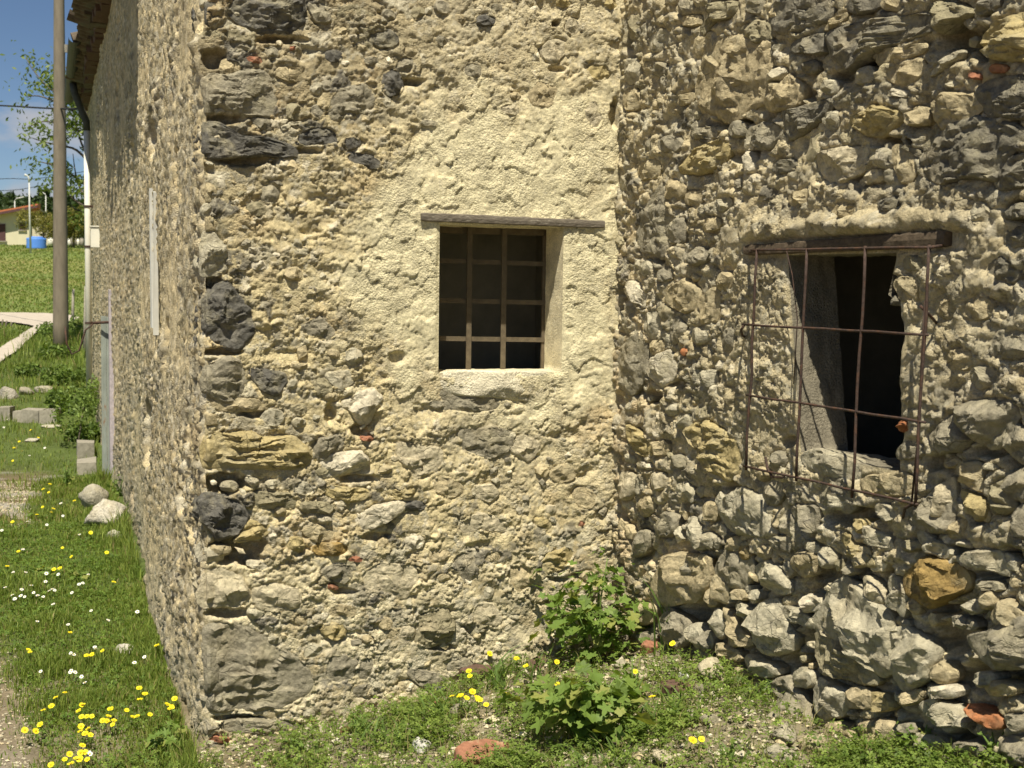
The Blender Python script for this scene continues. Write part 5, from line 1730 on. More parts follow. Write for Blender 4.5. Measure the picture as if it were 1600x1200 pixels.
shard(745, 1192, .20, .10, .05, M_brick, .5, 'large orange brick shard at the bottom edge below the yellow flowers', .35)
shard(692, 1106, .07, .04, .022, M_brick, .2, 'thin red tile shard beside the cluster of yellow flowers', .3)
shard(822, 996, .13, .09, .022, M_brickd, .2, 'dark tile piece leaning on the front wall left of the tall weed', .9)
shard(800, 1035, .11, .07, .025, M_brickd, 1.1, 'reddish brown tile piece lying below the leaning tile', .5)
shard(840, 1045, .09, .08, .022, M_brickd, .4, 'dark brown tile piece under the tall weed', .7)
shard(745, 1062, .16, .06, .05, M_brickd, -.1, 'long dark tile piece at the foot of the front wall', .3)
shard(725, 1048, .12, .05, .04, M_brickd, .3, 'dark tile stub lying on top of the long dark tile', .2)
shard(1015, 1020, .07, .05, .04, M_brick, .2, 'orange brick lump in the corner right of the tall weed', .4)
shard(1060, 1082, .11, .07, .03, M_brickd, -.3, 'brown tile piece half buried right of the broad leaves', .2)
shard(545, 1145, .06, .03, .02, M_brick, .1, 'small brick chip at the wall foot', .2)

def block(px, py, L, W_, Hh, rz, label, hollow=False, group='concrete blocks retaining the bank'):
    p = at(px, py); z0 = float(gz(p[0], p[1]))
    m_ = MB(); e = np.eye(3)
    if not hollow: m_.box((0, 0, Hh / 2), L, W_, Hh, jit=.006)
    else:
        m_.box((0, -W_ * .42, Hh / 2), L, W_ * .16, Hh, jit=.002); m_.box((0, W_ * .42, Hh / 2), L, W_ * .16, Hh, jit=.002)
        for q in (-.43, -.15, .15, .43): m_.box((L * q, 0, Hh / 2 - .002), L * .12, W_ * .68 - .002, Hh - .004, jit=.001)
        m_.box((0, 0, .02), L * .74, W_ * .66, .02)
    o_ = m_.build('concrete_block', M_concrete, None); o_.location = (p[0], p[1], z0 - .03); o_.rotation_euler = (random.uniform(-.03, .03), random.uniform(-.03, .03), rz)
    tag(o_, label, 'block', group)
block(9, 655, .158, .2, .17, .08, 'grey concrete block at the left edge, first of the row')
block(30, 657, .10, .2, .14, .15, 'short broken concrete block second in the row')
block(52, 658, .20, .2, .17, -.05, 'grey concrete block third in the row beside the hollow one')
block(79, 660, .19, .24, .18, .12, 'hollow concrete block with open cells at the end of the row', True)
block(134, 712, .16, .34, .17, .33, 'pale block of the doorstep, the farther of two', False, 'doorstep blocks')
block(136, 742, .16, .30, .16, .30, 'pale block of the doorstep, the nearer of two', False, 'doorstep blocks')

# ------------------------------------------------------------------ flowers
M_yel = plain('yellow_petal', (.78, .66, .02), s=5, amp=.1, rough=.6)
M_yelc = plain('flower_centre', (.62, .42, .01), s=5, amp=.1)
M_wht = plain('white_petal', (.80, .79, .76), s=5, amp=.05, rough=.6)
M_stem = plain('green_stem', (.13, .20, .045), s=5, amp=.2)
def flower_mesh(kind, seed):
    rs = np.random.default_rng(seed); V_ = []; F3 = []; F4 = []; mi = []
    npet = 16 if kind == 'y' else 11; R_ = .0125 if kind == 'y' else .009
    f3, f4, m3, m4 = [], [], [], []
    for k in range(npet):
        a = 2 * math.pi * k / npet + rs.uniform(-.1, .1); w = .2 if kind == 'y' else .24; b = len(V_); cup = rs.uniform(.15, .45)
        for r, ww, z in ((.15, 0, 0), (.75, w, cup * .5), (1.0, w * .45, cup * .75), (1.0, -w * .45, cup * .75), (.75, -w, cup * .5)):
            V_.append((R_ * (r * math.cos(a) - ww * math.sin(a)), R_ * (r * math.sin(a) + ww * math.cos(a)), R_ * z))
        f3 += [(b, b + 1, b + 4)]; f4 += [(b + 1, b + 2, b + 3, b + 4)]; m3.append(0); m4.append(0)
    b = len(V_); V_.append((0, 0, R_ * .42))
    for k in range(8):
        a = k * math.pi / 4; V_.append((R_ * .38 * math.cos(a), R_ * .38 * math.sin(a), R_ * .24))
    for k in range(8): f3.append((b, b + 1 + k, b + 1 + (k + 1) % 8)); m3.append(1)
    for k in range(4):
        b = len(V_); L_ = .07
        a0, a1 = k * math.pi / 2, (k + 1) * math.pi / 2; r = .0011
        V_ += [(r * math.cos(a0), r * math.sin(a0), 0), (r * math.cos(a1), r * math.sin(a1), 0), (r * math.cos(a1), r * math.sin(a1), -L_), (r * math.cos(a0), r * math.sin(a0), -L_)]
        f4.append((b, b + 1, b + 2, b + 3)); m4.append(2)
    return mesh_np('flower', np.array(V_), [np.array(f3), np.array(f4)], [M_yel if kind == 'y' else M_wht, M_yelc, M_stem], smooth=False, matidx=m3 + m4)
fy_ = [flower_mesh('y', k) for k in range(5)]; fw_ = [flower_mesh('w', k) for k in range(4)]
L3 = lambda s: [tuple(map(float, q.split(','))) for q in s.split()]
yl = L3("310,87 178,113 52,175 77,298 445,303 474,426 292,636 654,690 118,708 125,718 427,712 384,728 375,734 360,732 270,887 233,907 215,943 180,960 580,868 604,892 583,915 340,938 328,962 346,936 383,985 340,987 362,986 460,955 428,1003 452,985 470,1020 445,1005 475,1003 455,1010 528,960 553,988 572,985 625,978 697,936 728,912 710,953 716,946 103,1043 148,1047 338,1027 335,1048 367,1037 355,1057 377,1063 343,1107 336,1137 355,1135 290,1143 270,1165 320,1160 364,1165 333,1163 295,1183 213,1187 378,220 260,283 298,320 225,373 250,368 180,38 203,52 208,18 30,360 168,1020 222,120 213,135 154,145")
wl = L3("262,150 331,228 115,173 195,187 254,98 22,448 55,385 90,457 62,496 87,483 157,482 190,424 222,518 243,394 345,430 368,394 103,487 180,487 205,462 218,455 572,550 155,590 395,697 400,705 295,722 308,728 170,798 297,795 292,802 313,802 340,820 354,845 602,738 560,762 450,585 284,603 375,1143 370,1136 193,390 228,460 130,440 107,385 524,213 380,545 330,435 300,470 95,290 8,210 52,480 140,470")
yr = L3("1020,545 1117,645 445,640 600,727 603,828 462,745 377,872 285,918 223,860 197,888 165,883 172,876 133,880 243,885 250,893 257,897 208,768 212,790 300,690 262,683 420,712 1027,883 950,770 1206,1077 1246,1072")
def flower(px, py, kind, label, group, lift):
    p = at(px, py, lift)
    if kind == 'y': me_ = random.choice(fy_)
    else: me_ = random.choice(fw_)
    d_ = np.linalg.norm(p - CAM)
    o_ = obj('yellow_flower' if kind == 'y' else 'daisy', me_, None, tuple(p))
    k = random.uniform(.85, 1.15) * (1.0 if kind == 'y' else .95)
    if kind == 'w': k *= float(np.interp(d_, [4, 8, 14], [.9, 1.1, 1.4]))
    else: k *= float(np.interp(d_, [4, 8, 14], [.85, .9, 1.1]))
    o_.scale = (k, k, k); o_.rotation_euler = (random.uniform(0, .8), random.uniform(-.45, .45), random.uniform(-.5, .5))
    tag(o_, label, 'flower', group)
for x_, y_ in yl: flower(x_ / 2.667, 750 + y_ / 2.667, 'y', 'small yellow flower in the grass left of the long wall', 'yellow flowers in the roadside grass', .062)
for x_, y_ in wl: flower(x_ / 2.667, 750 + y_ / 2.667, 'w', 'small white daisy in the grass left of the long wall', 'white daisies in the roadside grass', .05)
yrl = ['yellow flower highest in the corner, right of the tall leafy weed', 'yellow flower at the foot of the side wall right of the corner', 'yellow flower in front of the dark tile leaning on the wall',
 'yellow flower under the tall weed above the broad-leaved weed', 'yellow flower at the top left of the broad-leaved weed', 'yellow flower beside the reddish brown tile piece',
 'lone yellow flower just right of the tight yellow cluster', 'lowest yellow flower of the tight cluster by the grey stone', 'topmost yellow flower of the tight cluster', 'yellow flower in the middle of the tight cluster',
 'yellow flower second from the left in the tight cluster', 'yellow flower just above the second one of the tight cluster', 'leftmost yellow flower of the tight cluster', 'yellow flower right of the topmost one in the tight cluster',
 'small yellow flower between the topmost and rightmost of the cluster', 'rightmost yellow flower of the tight cluster', 'upper of two yellow flowers on the long arching grass tuft', 'lower of two yellow flowers on the long arching grass tuft',
 'yellow flower against the wall above the long dark tile', 'faint yellow flower left of the one above the long dark tile', 'yellow flower above the reddish brown tile piece',
 'yellow flower right of the broad-leaved weed near the cream block', 'yellow flower behind the broad-leaved weed under the grey stone', 'left one of the two large yellow flowers at the lower right', 'right one of the two large yellow flowers at the lower right']
for (x_, y_), lb in zip(yr, yrl): flower(660 + x_ / 2.857, 780 + y_ / 2.857, 'y', lb, 'yellow flowers in the corner weeds', .08)
for x_, y_ in L3("12,655 30,690 22,700 48,672 60,684 20,720 70,700 6,668 35,705 46,712"): flower(x_, y_, random.choice('yw'), 'tiny flower in the grass below the concrete blocks', 'tiny far flowers by the concrete blocks', .05)

# ------------------------------------------------------------------ leafy weeds
def lobed_leaf(seed, lobes=5, dent=.35):
    rs = np.random.default_rng(seed); n = 26; V_ = [(0, 0, 0)]; 
    for k in range(n + 1):
        a = -math.pi * .86 + 2 * math.pi * .86 * k / n
        r = .5 * (1 - dent * .5 + dent * .5 * math.cos(a * lobes)) * (1 + .12 * math.cos(a)) * (1 + .07 * math.sin(a * 17) + rs.uniform(-.04, .04))
        x_, y_ = r * math.cos(a) + .12, r * math.sin(a)
        V_.append((x_, y_, .10 * abs(y_) + .06 * math.cos(a * lobes) * r - .25 * x_ * x_))
    F_ = [(0, k, k + 1) for k in range(1, n + 1)]
    V_.append((-.25, .012, -.0)); V_.append((-.25, -.012, 0)); m_ = len(V_)
    V_.append((-.9, .012, -.15)); V_.append((-.9, -.012, -.15))
    F_ += [(0, m_ - 2, m_ - 1), (m_ - 2, m_, m_ + 1), (m_ - 2, m_ + 1, m_ - 1)]
    c = np.array((.125, .19, .04) if seed % 8 else (.20, .22, .06)) * rs.uniform(.75, 1.3) + np.array((.02, .01, 0)) * rs.uniform(0, 1)
    V_ = np.array(V_)
    cc = np.broadcast_to(c, V_.shape) * (1 + .2 * perlin(V_[:, 0] * 6, V_[:, 1] * 6, seed))[:, None]
    return mesh_np('leaf', V_, np.array(F_), M_leaf, cc, smooth=False)
LEAF = [lobed_leaf(k, random.choice((5, 5, 7)), random.choice((.3, .4, .55))) for k in range(8)]
def weed(px, py, wpx, hpx, depth, n, smin, smax, label, seed, lean=0, top=.5, nstem=9):
    rs = np.random.default_rng(seed)
    p = at(px, py); r = ray([px], [py])[0]; dist = float(p[1]); sc = dist / F
    base = (p[0], p[1], float(gz(p[0], p[1])))
    o_ = empty('leafy_weed', base); tag(o_, label, 'plant')
    wx_, hz = wpx * sc / 2, hpx * sc
    stems = []
    for k in range(nstem):
        a = rs.uniform(0, 6.28); q = rs.uniform(.2, .95)
        tipz = hz * rs.uniform(.55, 1.0) * (1 - .35 * q)
        tip = np.array([wx_ * q * math.cos(a) * .8, depth * q * math.sin(a), tipz])
        stems.append(tip)
        m_ = MB(); mid = tip * .5 + np.array([0, 0, tipz * .12]); m_.tube([np.array([0., 0, -.02]) + rs.normal(0, .012, 3) * [1, 1, 0], mid, tip], [.004, .003, .0018], 5)
        st = m_.build('stem', M_stem, None, smooth=True); st.parent = o_
    for k in range(n):
        tip = stems[int(rs.integers(nstem))]; t = rs.uniform(.12, 1.0) ** .8
        c_ = tip * t * np.array([1, 1, 1]) + np.array([0, 0, tip[2] * .48 * t * (1 - t)])
        c_ = c_ + rs.normal(0, 1, 3) * np.array([wx_ * .26, depth * .3, hz * .10])
        c_[2] = max(c_[2], .012)
        lf = obj('leaf', LEAF[int(rs.integers(8))], o_, tuple(c_))
        s_ = rs.uniform(smin, smax) * (1 - top * max(0, c_[2] / hz - .35))
        lf.scale = (s_, s_, s_)
        out = math.atan2(c_[1], c_[0]) + rs.normal(0, .8)
        lf.rotation_euler = (rs.normal(0.15, .45), rs.normal(.25, .4), out)
    return o_
weed(928, 1034, 215, 185, .14, 290, .034, .066, 'tall leafy green weed growing against the front wall in the corner', 61)
weed(915, 1160, 240, 140, .15, 260, .034, .072, 'broad-leaved weed with lobed leaves in front of the tall weed', 62, top=.1, nstem=8)
weed(988, 1110, 110, 90, .10, 40, .035, .06, 'small clump of lobed leaves right of the broad-leaved weed', 63)
weed(1320, 1190, 70, 40, .06, 40, .012, .026, 'little leafy weed at the foot of the side wall, bottom right', 64)
weed(1440, 1185, 120, 60, .06, 60, .012, .026, 'low weed before the rounded stones at the lower right', 65)
weed(1555, 1190, 110, 60, .06, 50, .012, .026, 'low dark green weed under the red brick at the right edge', 66)
weed(560, 1150, 90, 40, .06, 60, .012, .028, 'fresh green weed low against the front wall base', 67)
weed(480, 1178, 110, 36, .05, 60, .010, .024, 'creeping green weed at the foot of the front wall quoins', 68)
weed(60, 810, 36, 12, .1, 26, .03, .06, 'flat rosette of lobed leaves in the daisy patch', 69)
weed(120, 905, 60, 14, .1, 34, .03, .06, 'spreading rosette of lobed leaves in the long wall grass', 70)
weed(70, 900, 50, 18, .1, 30, .03, .05, 'dark green rosette of leaves near the grass edge', 71)
weed(265, 1175, 70, 60, .08, 44, .03, .055, 'tuft of broad leaves at the outer corner of the house', 72)
weed(105, 760, 26, 46, .06, 30, .02, .04, 'small bushy weed standing left of the white rock', 73)
weed(190, 775, 50, 46, .08, 50, .02, .045, 'weed clump growing against the long wall beside the rock', 74)

def tuft(px, py, hpx, n, label, seed, spread=.03, lean=.8):
    p = at(px, py); sc = p[1] / F; h = hpx * sc; rs = np.random.default_rng(seed)
    V_ = []; F4 = []
    for k in range(n):
        a = rs.uniform(0, 6.28); x0, y0 = rs.normal(0, spread, 2); ln = rs.uniform(.2, 1) * lean * h; la = rs.uniform(0, 6.28); hh_ = h * rs.uniform(.5, 1)
        w = rs.uniform(.003, .006); b = len(V_)
        for t in np.linspace(0, 1, 5):
            x_ = x0 + math.cos(la) * ln * t * t; y_ = y0 + math.sin(la) * ln * t * t; z_ = hh_ * (t - .3 * t ** 3 * lean) ; ww = w * (1 - t) ** .6 + .0004
            V_.append((x_ - math.cos(a) * ww, y_ - math.sin(a) * ww, z_)); V_.append((x_ + math.cos(a) * ww, y_ + math.sin(a) * ww, z_))
        for i in range(4): F4.append((b + 2 * i, b + 2 * i + 1, b + 2 * i + 3, b + 2 * i + 2))
    V_ = np.array(V_); c = np.array((.13, .20, .05)); 
    me_ = mesh_np('grass_tuft', V_, np.array(F4), M_grass, np.broadcast_to(c, V_.shape) * rs.uniform(.8, 1.3, (len(V_), 1)))
    o_ = obj('grass_tuft', me_, None, (p[0], p[1], float(gz(p[0], p[1])) - .01)); tag(o_, label, 'grass tuft')
tuft(700, 1120, 60, 30, 'wispy grass tuft left of the yellow flower cluster', 88, .05)
tuft(1060, 1120, 60, 34, 'tuft of grass right of the broad-leaved weed', 89, .06)
tuft(960, 1190, 60, 40, 'grass tuft at the bottom edge below the broad leaves', 90, .06)
tuft(590, 1160, 60, 30, 'grass tuft low before the front wall', 93, .05)
tuft(775, 1075, 95, 26, 'tuft of long arching grass left of the tall weed', 81, .035)
tuft(860, 1010, 120, 16, 'long grass blades rising at the left of the tall weed', 82, .02)
tuft(1048, 1020, 150, 12, 'thin tall grass stalks in the corner right of the tall weed', 83, .02, .4)
tuft(845, 1065, 70, 18, 'grass tuft between the dark tiles and the leaves', 84, .025)
tuft(1185, 1090, 50, 18, 'short grass tuft at the foot of the side wall', 85, .02)
tuft(625, 1170, 50, 20, 'thin grass tuft by the plaster lump', 86, .03)
tuft(1150, 1190, 45, 30, 'grass tuft at the bottom of the weeds on the right', 87, .03)

# ------------------------------------------------------------------ bushes, ivy by the door, bank plants (leaf clusters)
def leafcloud(n, fn, s0, s1, c1, c2, seed):
    rs = np.random.default_rng(seed); P_ = fn(n, rs); n = len(P_)
    s = rs.uniform(s0, s1, n)[:, None]
    a = rs.normal(0, 1, (n, 3)); a /= np.linalg.norm(a, axis=1)[:, None]; b = rs.normal(0, 1, (n, 3)); b -= a * (a * b).sum(1)[:, None]; b /= np.linalg.norm(b, axis=1)[:, None]
    V_ = np.stack([P_ - a * s, P_ + b * s * .42, P_ + a * s, P_ - b * s * .42], 1)
    m_ = rs.random((n, 1)); c = (np.array(c1) * (1 - m_) + np.array(c2) * m_) * rs.uniform(.7, 1.3, (n, 1))
    return V_.reshape(-1, 3), np.arange(4 * n).reshape(n, 4), np.repeat(c[:, None], 4, 1).reshape(-1, 3)
def blobs(cs):
    cs = np.array(cs, float)        # x y z rx ry rz
    def fn(n, rs):
        w = cs[:, 3] * cs[:, 5]; k = rs.choice(len(cs), n, p=w / w.sum())
        d = rs.normal(0, 1, (n, 3)); d /= np.linalg.norm(d, axis=1)[:, None]; r = rs.uniform(.35, 1.05, (n, 1)) ** .6
        return cs[k, :3] + d * r * cs[k, 3:6]
    return fn
def bush(name, label, cat, cs, n, s0, s1, c1, c2, seed, base, stem=None, group=None):
    V_, Q, C_ = leafcloud(n, blobs(cs), s0, s1, c1, c2, seed)
    o_ = empty(name, tuple(base)); tag(o_, label, cat, group)
    part_mesh('crown' if cat == 'tree' else 'foliage', mesh_np('foliage', V_ - base, Q, M_leaf, C_, smooth=False), o_, tuple(base))
    if stem:
        m_ = MB()
        for P_, R_ in stem: m_.tube(P_, R_, 7)
        m_.build('trunk' if cat == 'tree' else 'stem', M_bark, o_, tuple(base), smooth=True)
    return o_
M_bark = plain('bark', (.12, .10, .075), s=20, amp=.3, bump=.6, bdist=.01)
# weeds climbing beside the door at the end of the long wall
pb = A(9.8, float(gz(*A(9.8, 0, .25)[:2])), .25)
cs = [(pb[0] + rng.normal(0, .10) - .25 * k / 10, pb[1] + 2.6 * k / 10, pb[2] + .1 + rng.uniform(0, .42) + .03 * k, .17, .2, .17) for k in range(11)]
bush('wall_weeds', 'leafy weeds climbing beside the door at the far end of the long wall', 'plant', cs, 2600, .015, .034, (.08, .13, .025), (.19, .26, .06), 91, pb, [([pb, pb + [0, .2, .4]], [.01, .005])])
for k, (px, py, w, h_, lab) in enumerate(((120, 535, .5, .5, 'bushy weed on the bank right of the pole base'), (70, 590, .35, .22, 'dark leafy weed on the grassy bank below the pole'), (100, 600, .4, .25, 'leafy weed on the bank above the hollow block'), (118, 640, .35, .3, 'nettle clump between the blocks and the wall'), (75, 525, .3, .3, 'weed tuft left of the pole base'), (105, 560, .4, .25, 'pale green weeds in front of the pole base'), (128, 690, .3, .25, 'green clump by the doorstep blocks'))):
    p = at(px, py); cs = [(p[0] + rng.normal(0, w * .35), p[1] + rng.normal(0, w * .4), p[2] + rng.uniform(.1, .6) * h_, w * .35, w * .35, h_ * .4) for _ in range(6)]
    bush('bank_weed', lab, 'plant', cs, 900, .018, .045, (.07, .12, .02), (.19, .26, .06), 100 + k, p, [([p, p + [0, 0, h_ * .6]], [.008, .004])])

# ------------------------------------------------------------------ pole with its fittings
pp = at(95, 541); yp = float(pp[1]); scp = yp / F
topz = 7.5
tx0 = ((103 - 95) / 540 - .0075) 
pole = empty('utility_pole', (pp[0], pp[1], pp[2] - .05)); tag(pole, 'thick grey brown utility pole standing on the grassy bank', 'pole')
P_ = [np.array([pp[0] + (0.006) * z, pp[1], pp[2] - .3 + z]) for z in np.linspace(0, topz, 12)]
m = MB(); m.tube(P_, [12.2 * scp - .0048 * z * 1.6 for z in np.linspace(0, topz, 12)], 24); sh = m.build('shaft', M_pole, pole, tuple(P_[0]), smooth=True)
def pxpt(px, py, y):      # the point seen at a pixel, on the plane at distance y
    r = ray([px], [py])[0]; return CAM + r * (y / r[1])
m = MB(); b0 = pxpt(108, 70, yp - .1); m.tube([b0, pxpt(118, 72, yp - .12), pxpt(126, 60, yp - .14), pxpt(129, 52, yp - .15), pxpt(128, 100, yp - .15)], .012, 6); m.build('loop_wire', M_wire, pole, tuple(b0))
m = MB(); m.tube([pxpt(104, 70, yp - .14), pxpt(104, 82, yp - .14)], [.04, .03], 10); m.build('insulator', M_concrete, pole, tuple(b0))
m = MB(); m.tube([pxpt(112, 31, yp), pxpt(136, 28, yp)], [.03, .045], 8); m.build('bracket', M_gutter, pole, tuple(pxpt(112, 31, yp)))
w = empty('overhead_cable', tuple(pxpt(110, 170, yp - .1))); 
P_ = [pxpt(-400, 168, 40), pxpt(-100, 162, 30), pxpt(0, 165, 26), pxpt(60, 168.5, 23.5), pxpt(96, 170, yp - .14), pxpt(122, 170, 17)]
bpy.data.objects.remove(w)
m = MB(); m.tube([np.array(q) for q in catmull(P_, 5)], .016, 5); o = m.build('overhead_cable', M_wire, None); tag(o, 'thin black cable running left from the pole to the eave', 'cable')

# ------------------------------------------------------------------ young tree behind the pole
yt = 25.5
tb = pxpt(150, 470, yt); tb[2] = float(gz(tb[0], tb[1]))
tree = empty('ash_tree', tuple(tb)); tag(tree, 'slender tree with narrow light green leaves behind the pole', 'tree')
fork = pxpt(146, 300, yt)
m = MB(); m.tube([tb, (tb + fork) / 2 + [.04, 0, 0], fork, pxpt(150, 120, yt), pxpt(152, 20, yt + .3)], [.10, .085, .07, .05, .02], 10); m.build('trunk', M_bark, tree, tuple(tb), smooth=True)
brs = [[(146, 330), (125, 318), (100, 300), (76, 296)], [(146, 300), (122, 280), (96, 262), (72, 255), (58, 252)], [(148, 265), (120, 235), (95, 228), (70, 222), (48, 215)], [(148, 230), (125, 205), (96, 195), (66, 190), (42, 200)],
       [(148, 210), (120, 178), (88, 160), (60, 150), (42, 152)], [(149, 190), (118, 160), (80, 140), (56, 115), (40, 90)], [(149, 170), (112, 140), (92, 125), (86, 118)], [(149, 200), (130, 170), (122, 150), (116, 140)], [(148, 260), (130, 230), (122, 205), (118, 190)],
       [(146, 320), (128, 300), (118, 270), (114, 240)], [(148, 120), (165, 70), (185, 20), (200, -60)], [(148, 150), (190, 120), (230, 90)], [(150, 60), (170, 10), (180, -50)], [(146, 280), (200, 240), (240, 180)], [(146, 335), (120, 328), (112, 322)]]
pts_ = []
for i, b in enumerate(brs):
    m = MB(); Pb_ = [pxpt(x_, y_, yt + rng.uniform(-.3, .3) + .25 * (j - 1) * (1 if i % 2 else -1)) for j, (x_, y_) in enumerate(b)]; Pb_[0] = pxpt(b[0][0] + 1, b[0][1], yt)
    cc_ = [np.array(q) for q in catmull(Pb_, 4)]
    m.tube(cc_, list(np.linspace(.03, .006, len(cc_))), 5); m.build('branch', M_bark, tree, tuple(Pb_[0]), smooth=True)
    pts_.append(np.array(cc_[3:]))
def fn(n, rs):
    out = []
    for _ in range(n):
        q = pts_[int(rs.integers(len(pts_)))]; p = q[int(rs.integers(len(q)) ** 1)]
        out.append(p + rs.normal(0, 1, 3) * [.17, .3, .15])
    out = np.array(out)
    g_ = fbm(out[:, 0] * 2.2 + out[:, 1], out[:, 2] * 2.2, 441, 2)
    return out[g_ > -.16]
V_, Q, C_ = leafcloud(5200, fn, .035, .065, (.07, .115, .025), (.19, .24, .055), 92)
# leaves hang : flatten half of them downwards
part_mesh('crown', mesh_np('crown', V_ - tb, Q, M_leaf, C_, smooth=False), tree, tuple(tb))

# ------------------------------------------------------------------ across the field
yl_ = 88.0
pb = at(48, 396); yl_ = float(pb[1])
lamp = empty('street_lamp', tuple(pb)); tag(lamp, 'thin white street lamp in the field before the far house', 'street lamp')
m = MB(); m.tube([pb + [0, 0, -.1], pxpt(46.3, 330, yl_), pxpt(45.5, 283, yl_)], [.07, .05, .04], 10); m.build('post', M_white, lamp, tuple(pb), smooth=True)
m = MB(); m.tube([pxpt(45.5, 285, yl_), pxpt(44.8, 277, yl_), pxpt(42, 274, yl_), pxpt(39, 273.5, yl_)], [.05, .05, .04, .09], 8); m.build('lamp_arm', M_white, lamp, tuple(pxpt(45, 283, yl_)), smooth=True)
q0 = pxpt(22, 320, 106); lz = float(gz(q0[0], 112))
for (bx, topx, by, ty_, hx, yy, lab) in ((23, 23, 330, 310, 37, 116, 'bent white street lamp rising behind the red roof'), (71.5, 71.5, 335, 303, 66, 118, 'small white lamp post seen between the tree and the pole')):
    b_ = pxpt(bx, by, yy); b_[2] = float(gz(b_[0], b_[1])); l2 = empty('street_lamp', tuple(b_)); tag(l2, lab, 'street lamp')
    m = MB(); m.tube([b_, pxpt(topx, ty_ + 3, yy)], [.05, .04], 8); m.build('post', M_white, l2, tuple(b_), smooth=True)
    m = MB(); m.tube([pxpt(topx, ty_ + 4, yy), pxpt(topx + (hx - topx) * .2, ty_, yy), pxpt(hx, ty_ - 2, yy)], [.04, .04, .06], 8); m.build('lamp_arm', M_white, l2, tuple(pxpt(topx, ty_, yy)), smooth=True)
# blue tank
pt = at(57, 388); 
tank = empty('water_tank', tuple(pt)); tag(tank, 'round bright blue water tank beside the far house', 'water tank')
R_ = 15 * pt[1] / F; Ht = 17 * pt[1] / F
m = MB(); rr = []; zs = []
for k in range(9): zs.append(Ht * k / 8); rr.append(R_ * (1.0 if k % 2 else .965))
m.tube([np.array([pt[0], pt[1], pt[2] - .05 + z]) for z in zs], rr, 28); m.build('shell', M_tank, tank, tuple(pt), smooth=True)
m = MB(); m.tube([np.array([pt[0], pt[1], pt[2] + Ht - .055]), np.array([pt[0], pt[1], pt[2] + Ht + .05])], [R_ * .8, R_ * .6], 24); m.build('lid', M_tank, tank, tuple(pt), smooth=True)
pt2 = at(70, 386) + np.array([0, 3.0, 0]); pt2[2] = float(gz(pt2[0], pt2[1]))
t2 = empty('water_tank', tuple(pt2)); tag(t2, 'smaller blue tank right behind the round blue one', 'water tank')
m = MB(); m.tube([pt2 + [0, 0, z] for z in (0, .25, .5, .8)], [.33, .35, .33, .34], 20); m.build('shell', M_tank, t2, tuple(pt2), smooth=True)
m = MB(); m.tube([pt2 + [0, 0, .8], pt2 + [0, 0, .86]], [.25, .2], 16); m.build('lid', M_tank, t2, tuple(pt2), smooth=True)
# far house
yh = 100.0
def hp(px, py, y=yh): return pxpt(px, py, y)
hs = yh / F
fh = empty('far_house', tuple(hp(20, 386))); tag(fh, 'low cream house with a shallow red tiled roof across the field', 'house')
gx = hp(48, 386); zb_ = float(gz(gx[0], yh)) - .4
xl = hp(-120, 386)[0]; xr = hp(46, 386)[0]
zr = hp(46, 341)[2]; zl = hp(-120, 370)[2]
zl = zr - .0
depth = 9.0
# gable end faces the camera obliquely : low eave at the left of the frame, ridge at the right
zR = hp(62, 321)[2] - .1; zL = hp(-10, 334)[2] - .1
xR = hp(58, 330)[0]
def zroof(x_): return zL + (x_ - hp(-10, 334)[0]) * (zR - zL) / (hp(62, 321)[0] - hp(-10, 334)[0])
xa = hp(-140, 386)[0]; xb = hp(47, 386)[0]
m = MB(); m.hexa([(xa, yh, zb_), (xb, yh, zb_), (xb - .35 * depth, yh + depth, zb_), (xa - .35 * depth, yh + depth, zb_), (xa, yh, zroof(xa)), (xb, yh, zroof(xb) - .02), (xb - .35 * depth, yh + depth, zroof(xb) - .02), (xa - .35 * depth, yh + depth, zroof(xa))])
m.build('wall', M_cream, fh, (xa, yh, zb_))
x0_, x1_ = xa - .6, hp(64, 320)[0]
m = MB(); m.hexa([(x0_, yh - .7, zroof(x0_)), (x1_, yh - .7, zroof(x1_)), (x1_ - 3.4, yh + depth + .6, zroof(x1_)), (x0_ - 3.4, yh + depth + .6, zroof(x0_)), (x0_, yh - .7, zroof(x0_) + .18), (x1_, yh - .7, zroof(x1_) + .18), (x1_ - 3.4, yh + depth + .6, zroof(x1_) + .75), (x0_ - 3.4, yh + depth + .6, zroof(x0_) + .75)])
rf = m.build('roof', M_redroof, fh, (x0_, yh, zL))
m = MB(); m.hexa([(x0_, yh - .76, zroof(x0_) - .12), (x1_, yh - .76, zroof(x1_) - .12), (x1_, yh - .705, zroof(x1_) - .12), (x0_, yh - .705, zroof(x0_) - .12), (x0_, yh - .76, zroof(x0_) + .06), (x1_, yh - .76, zroof(x1_) + .06), (x1_, yh - .705, zroof(x1_) + .06), (x0_, yh - .705, zroof(x0_) + .06)])
m.build('fascia', M_shade, fh, (x0_, yh, zL))
for (a_, b_, c_, d_, nm) in ((-2, 8.5, 350, 376, 'shutter'), (31, 40, 348, 359, 'window')):
    p0, p1 = hp(a_, d_), hp(b_, c_)
    m = MB(); m.box(((p0[0] + p1[0]) / 2, yh - .02, (p0[2] + p1[2]) / 2), p1[0] - p0[0], .08, p1[2] - p0[2]); wn_ = m.build(nm, M_shade, fh, tuple((p0 + p1) / 2))
    m = MB(); m.box(((p0[0] + p1[0]) / 2, yh - .05, p0[2] - .05), p1[0] - p0[0] + .2, .16, .08); m.build('sill', M_concrete, fh, tuple((p0 + p1) / 2))
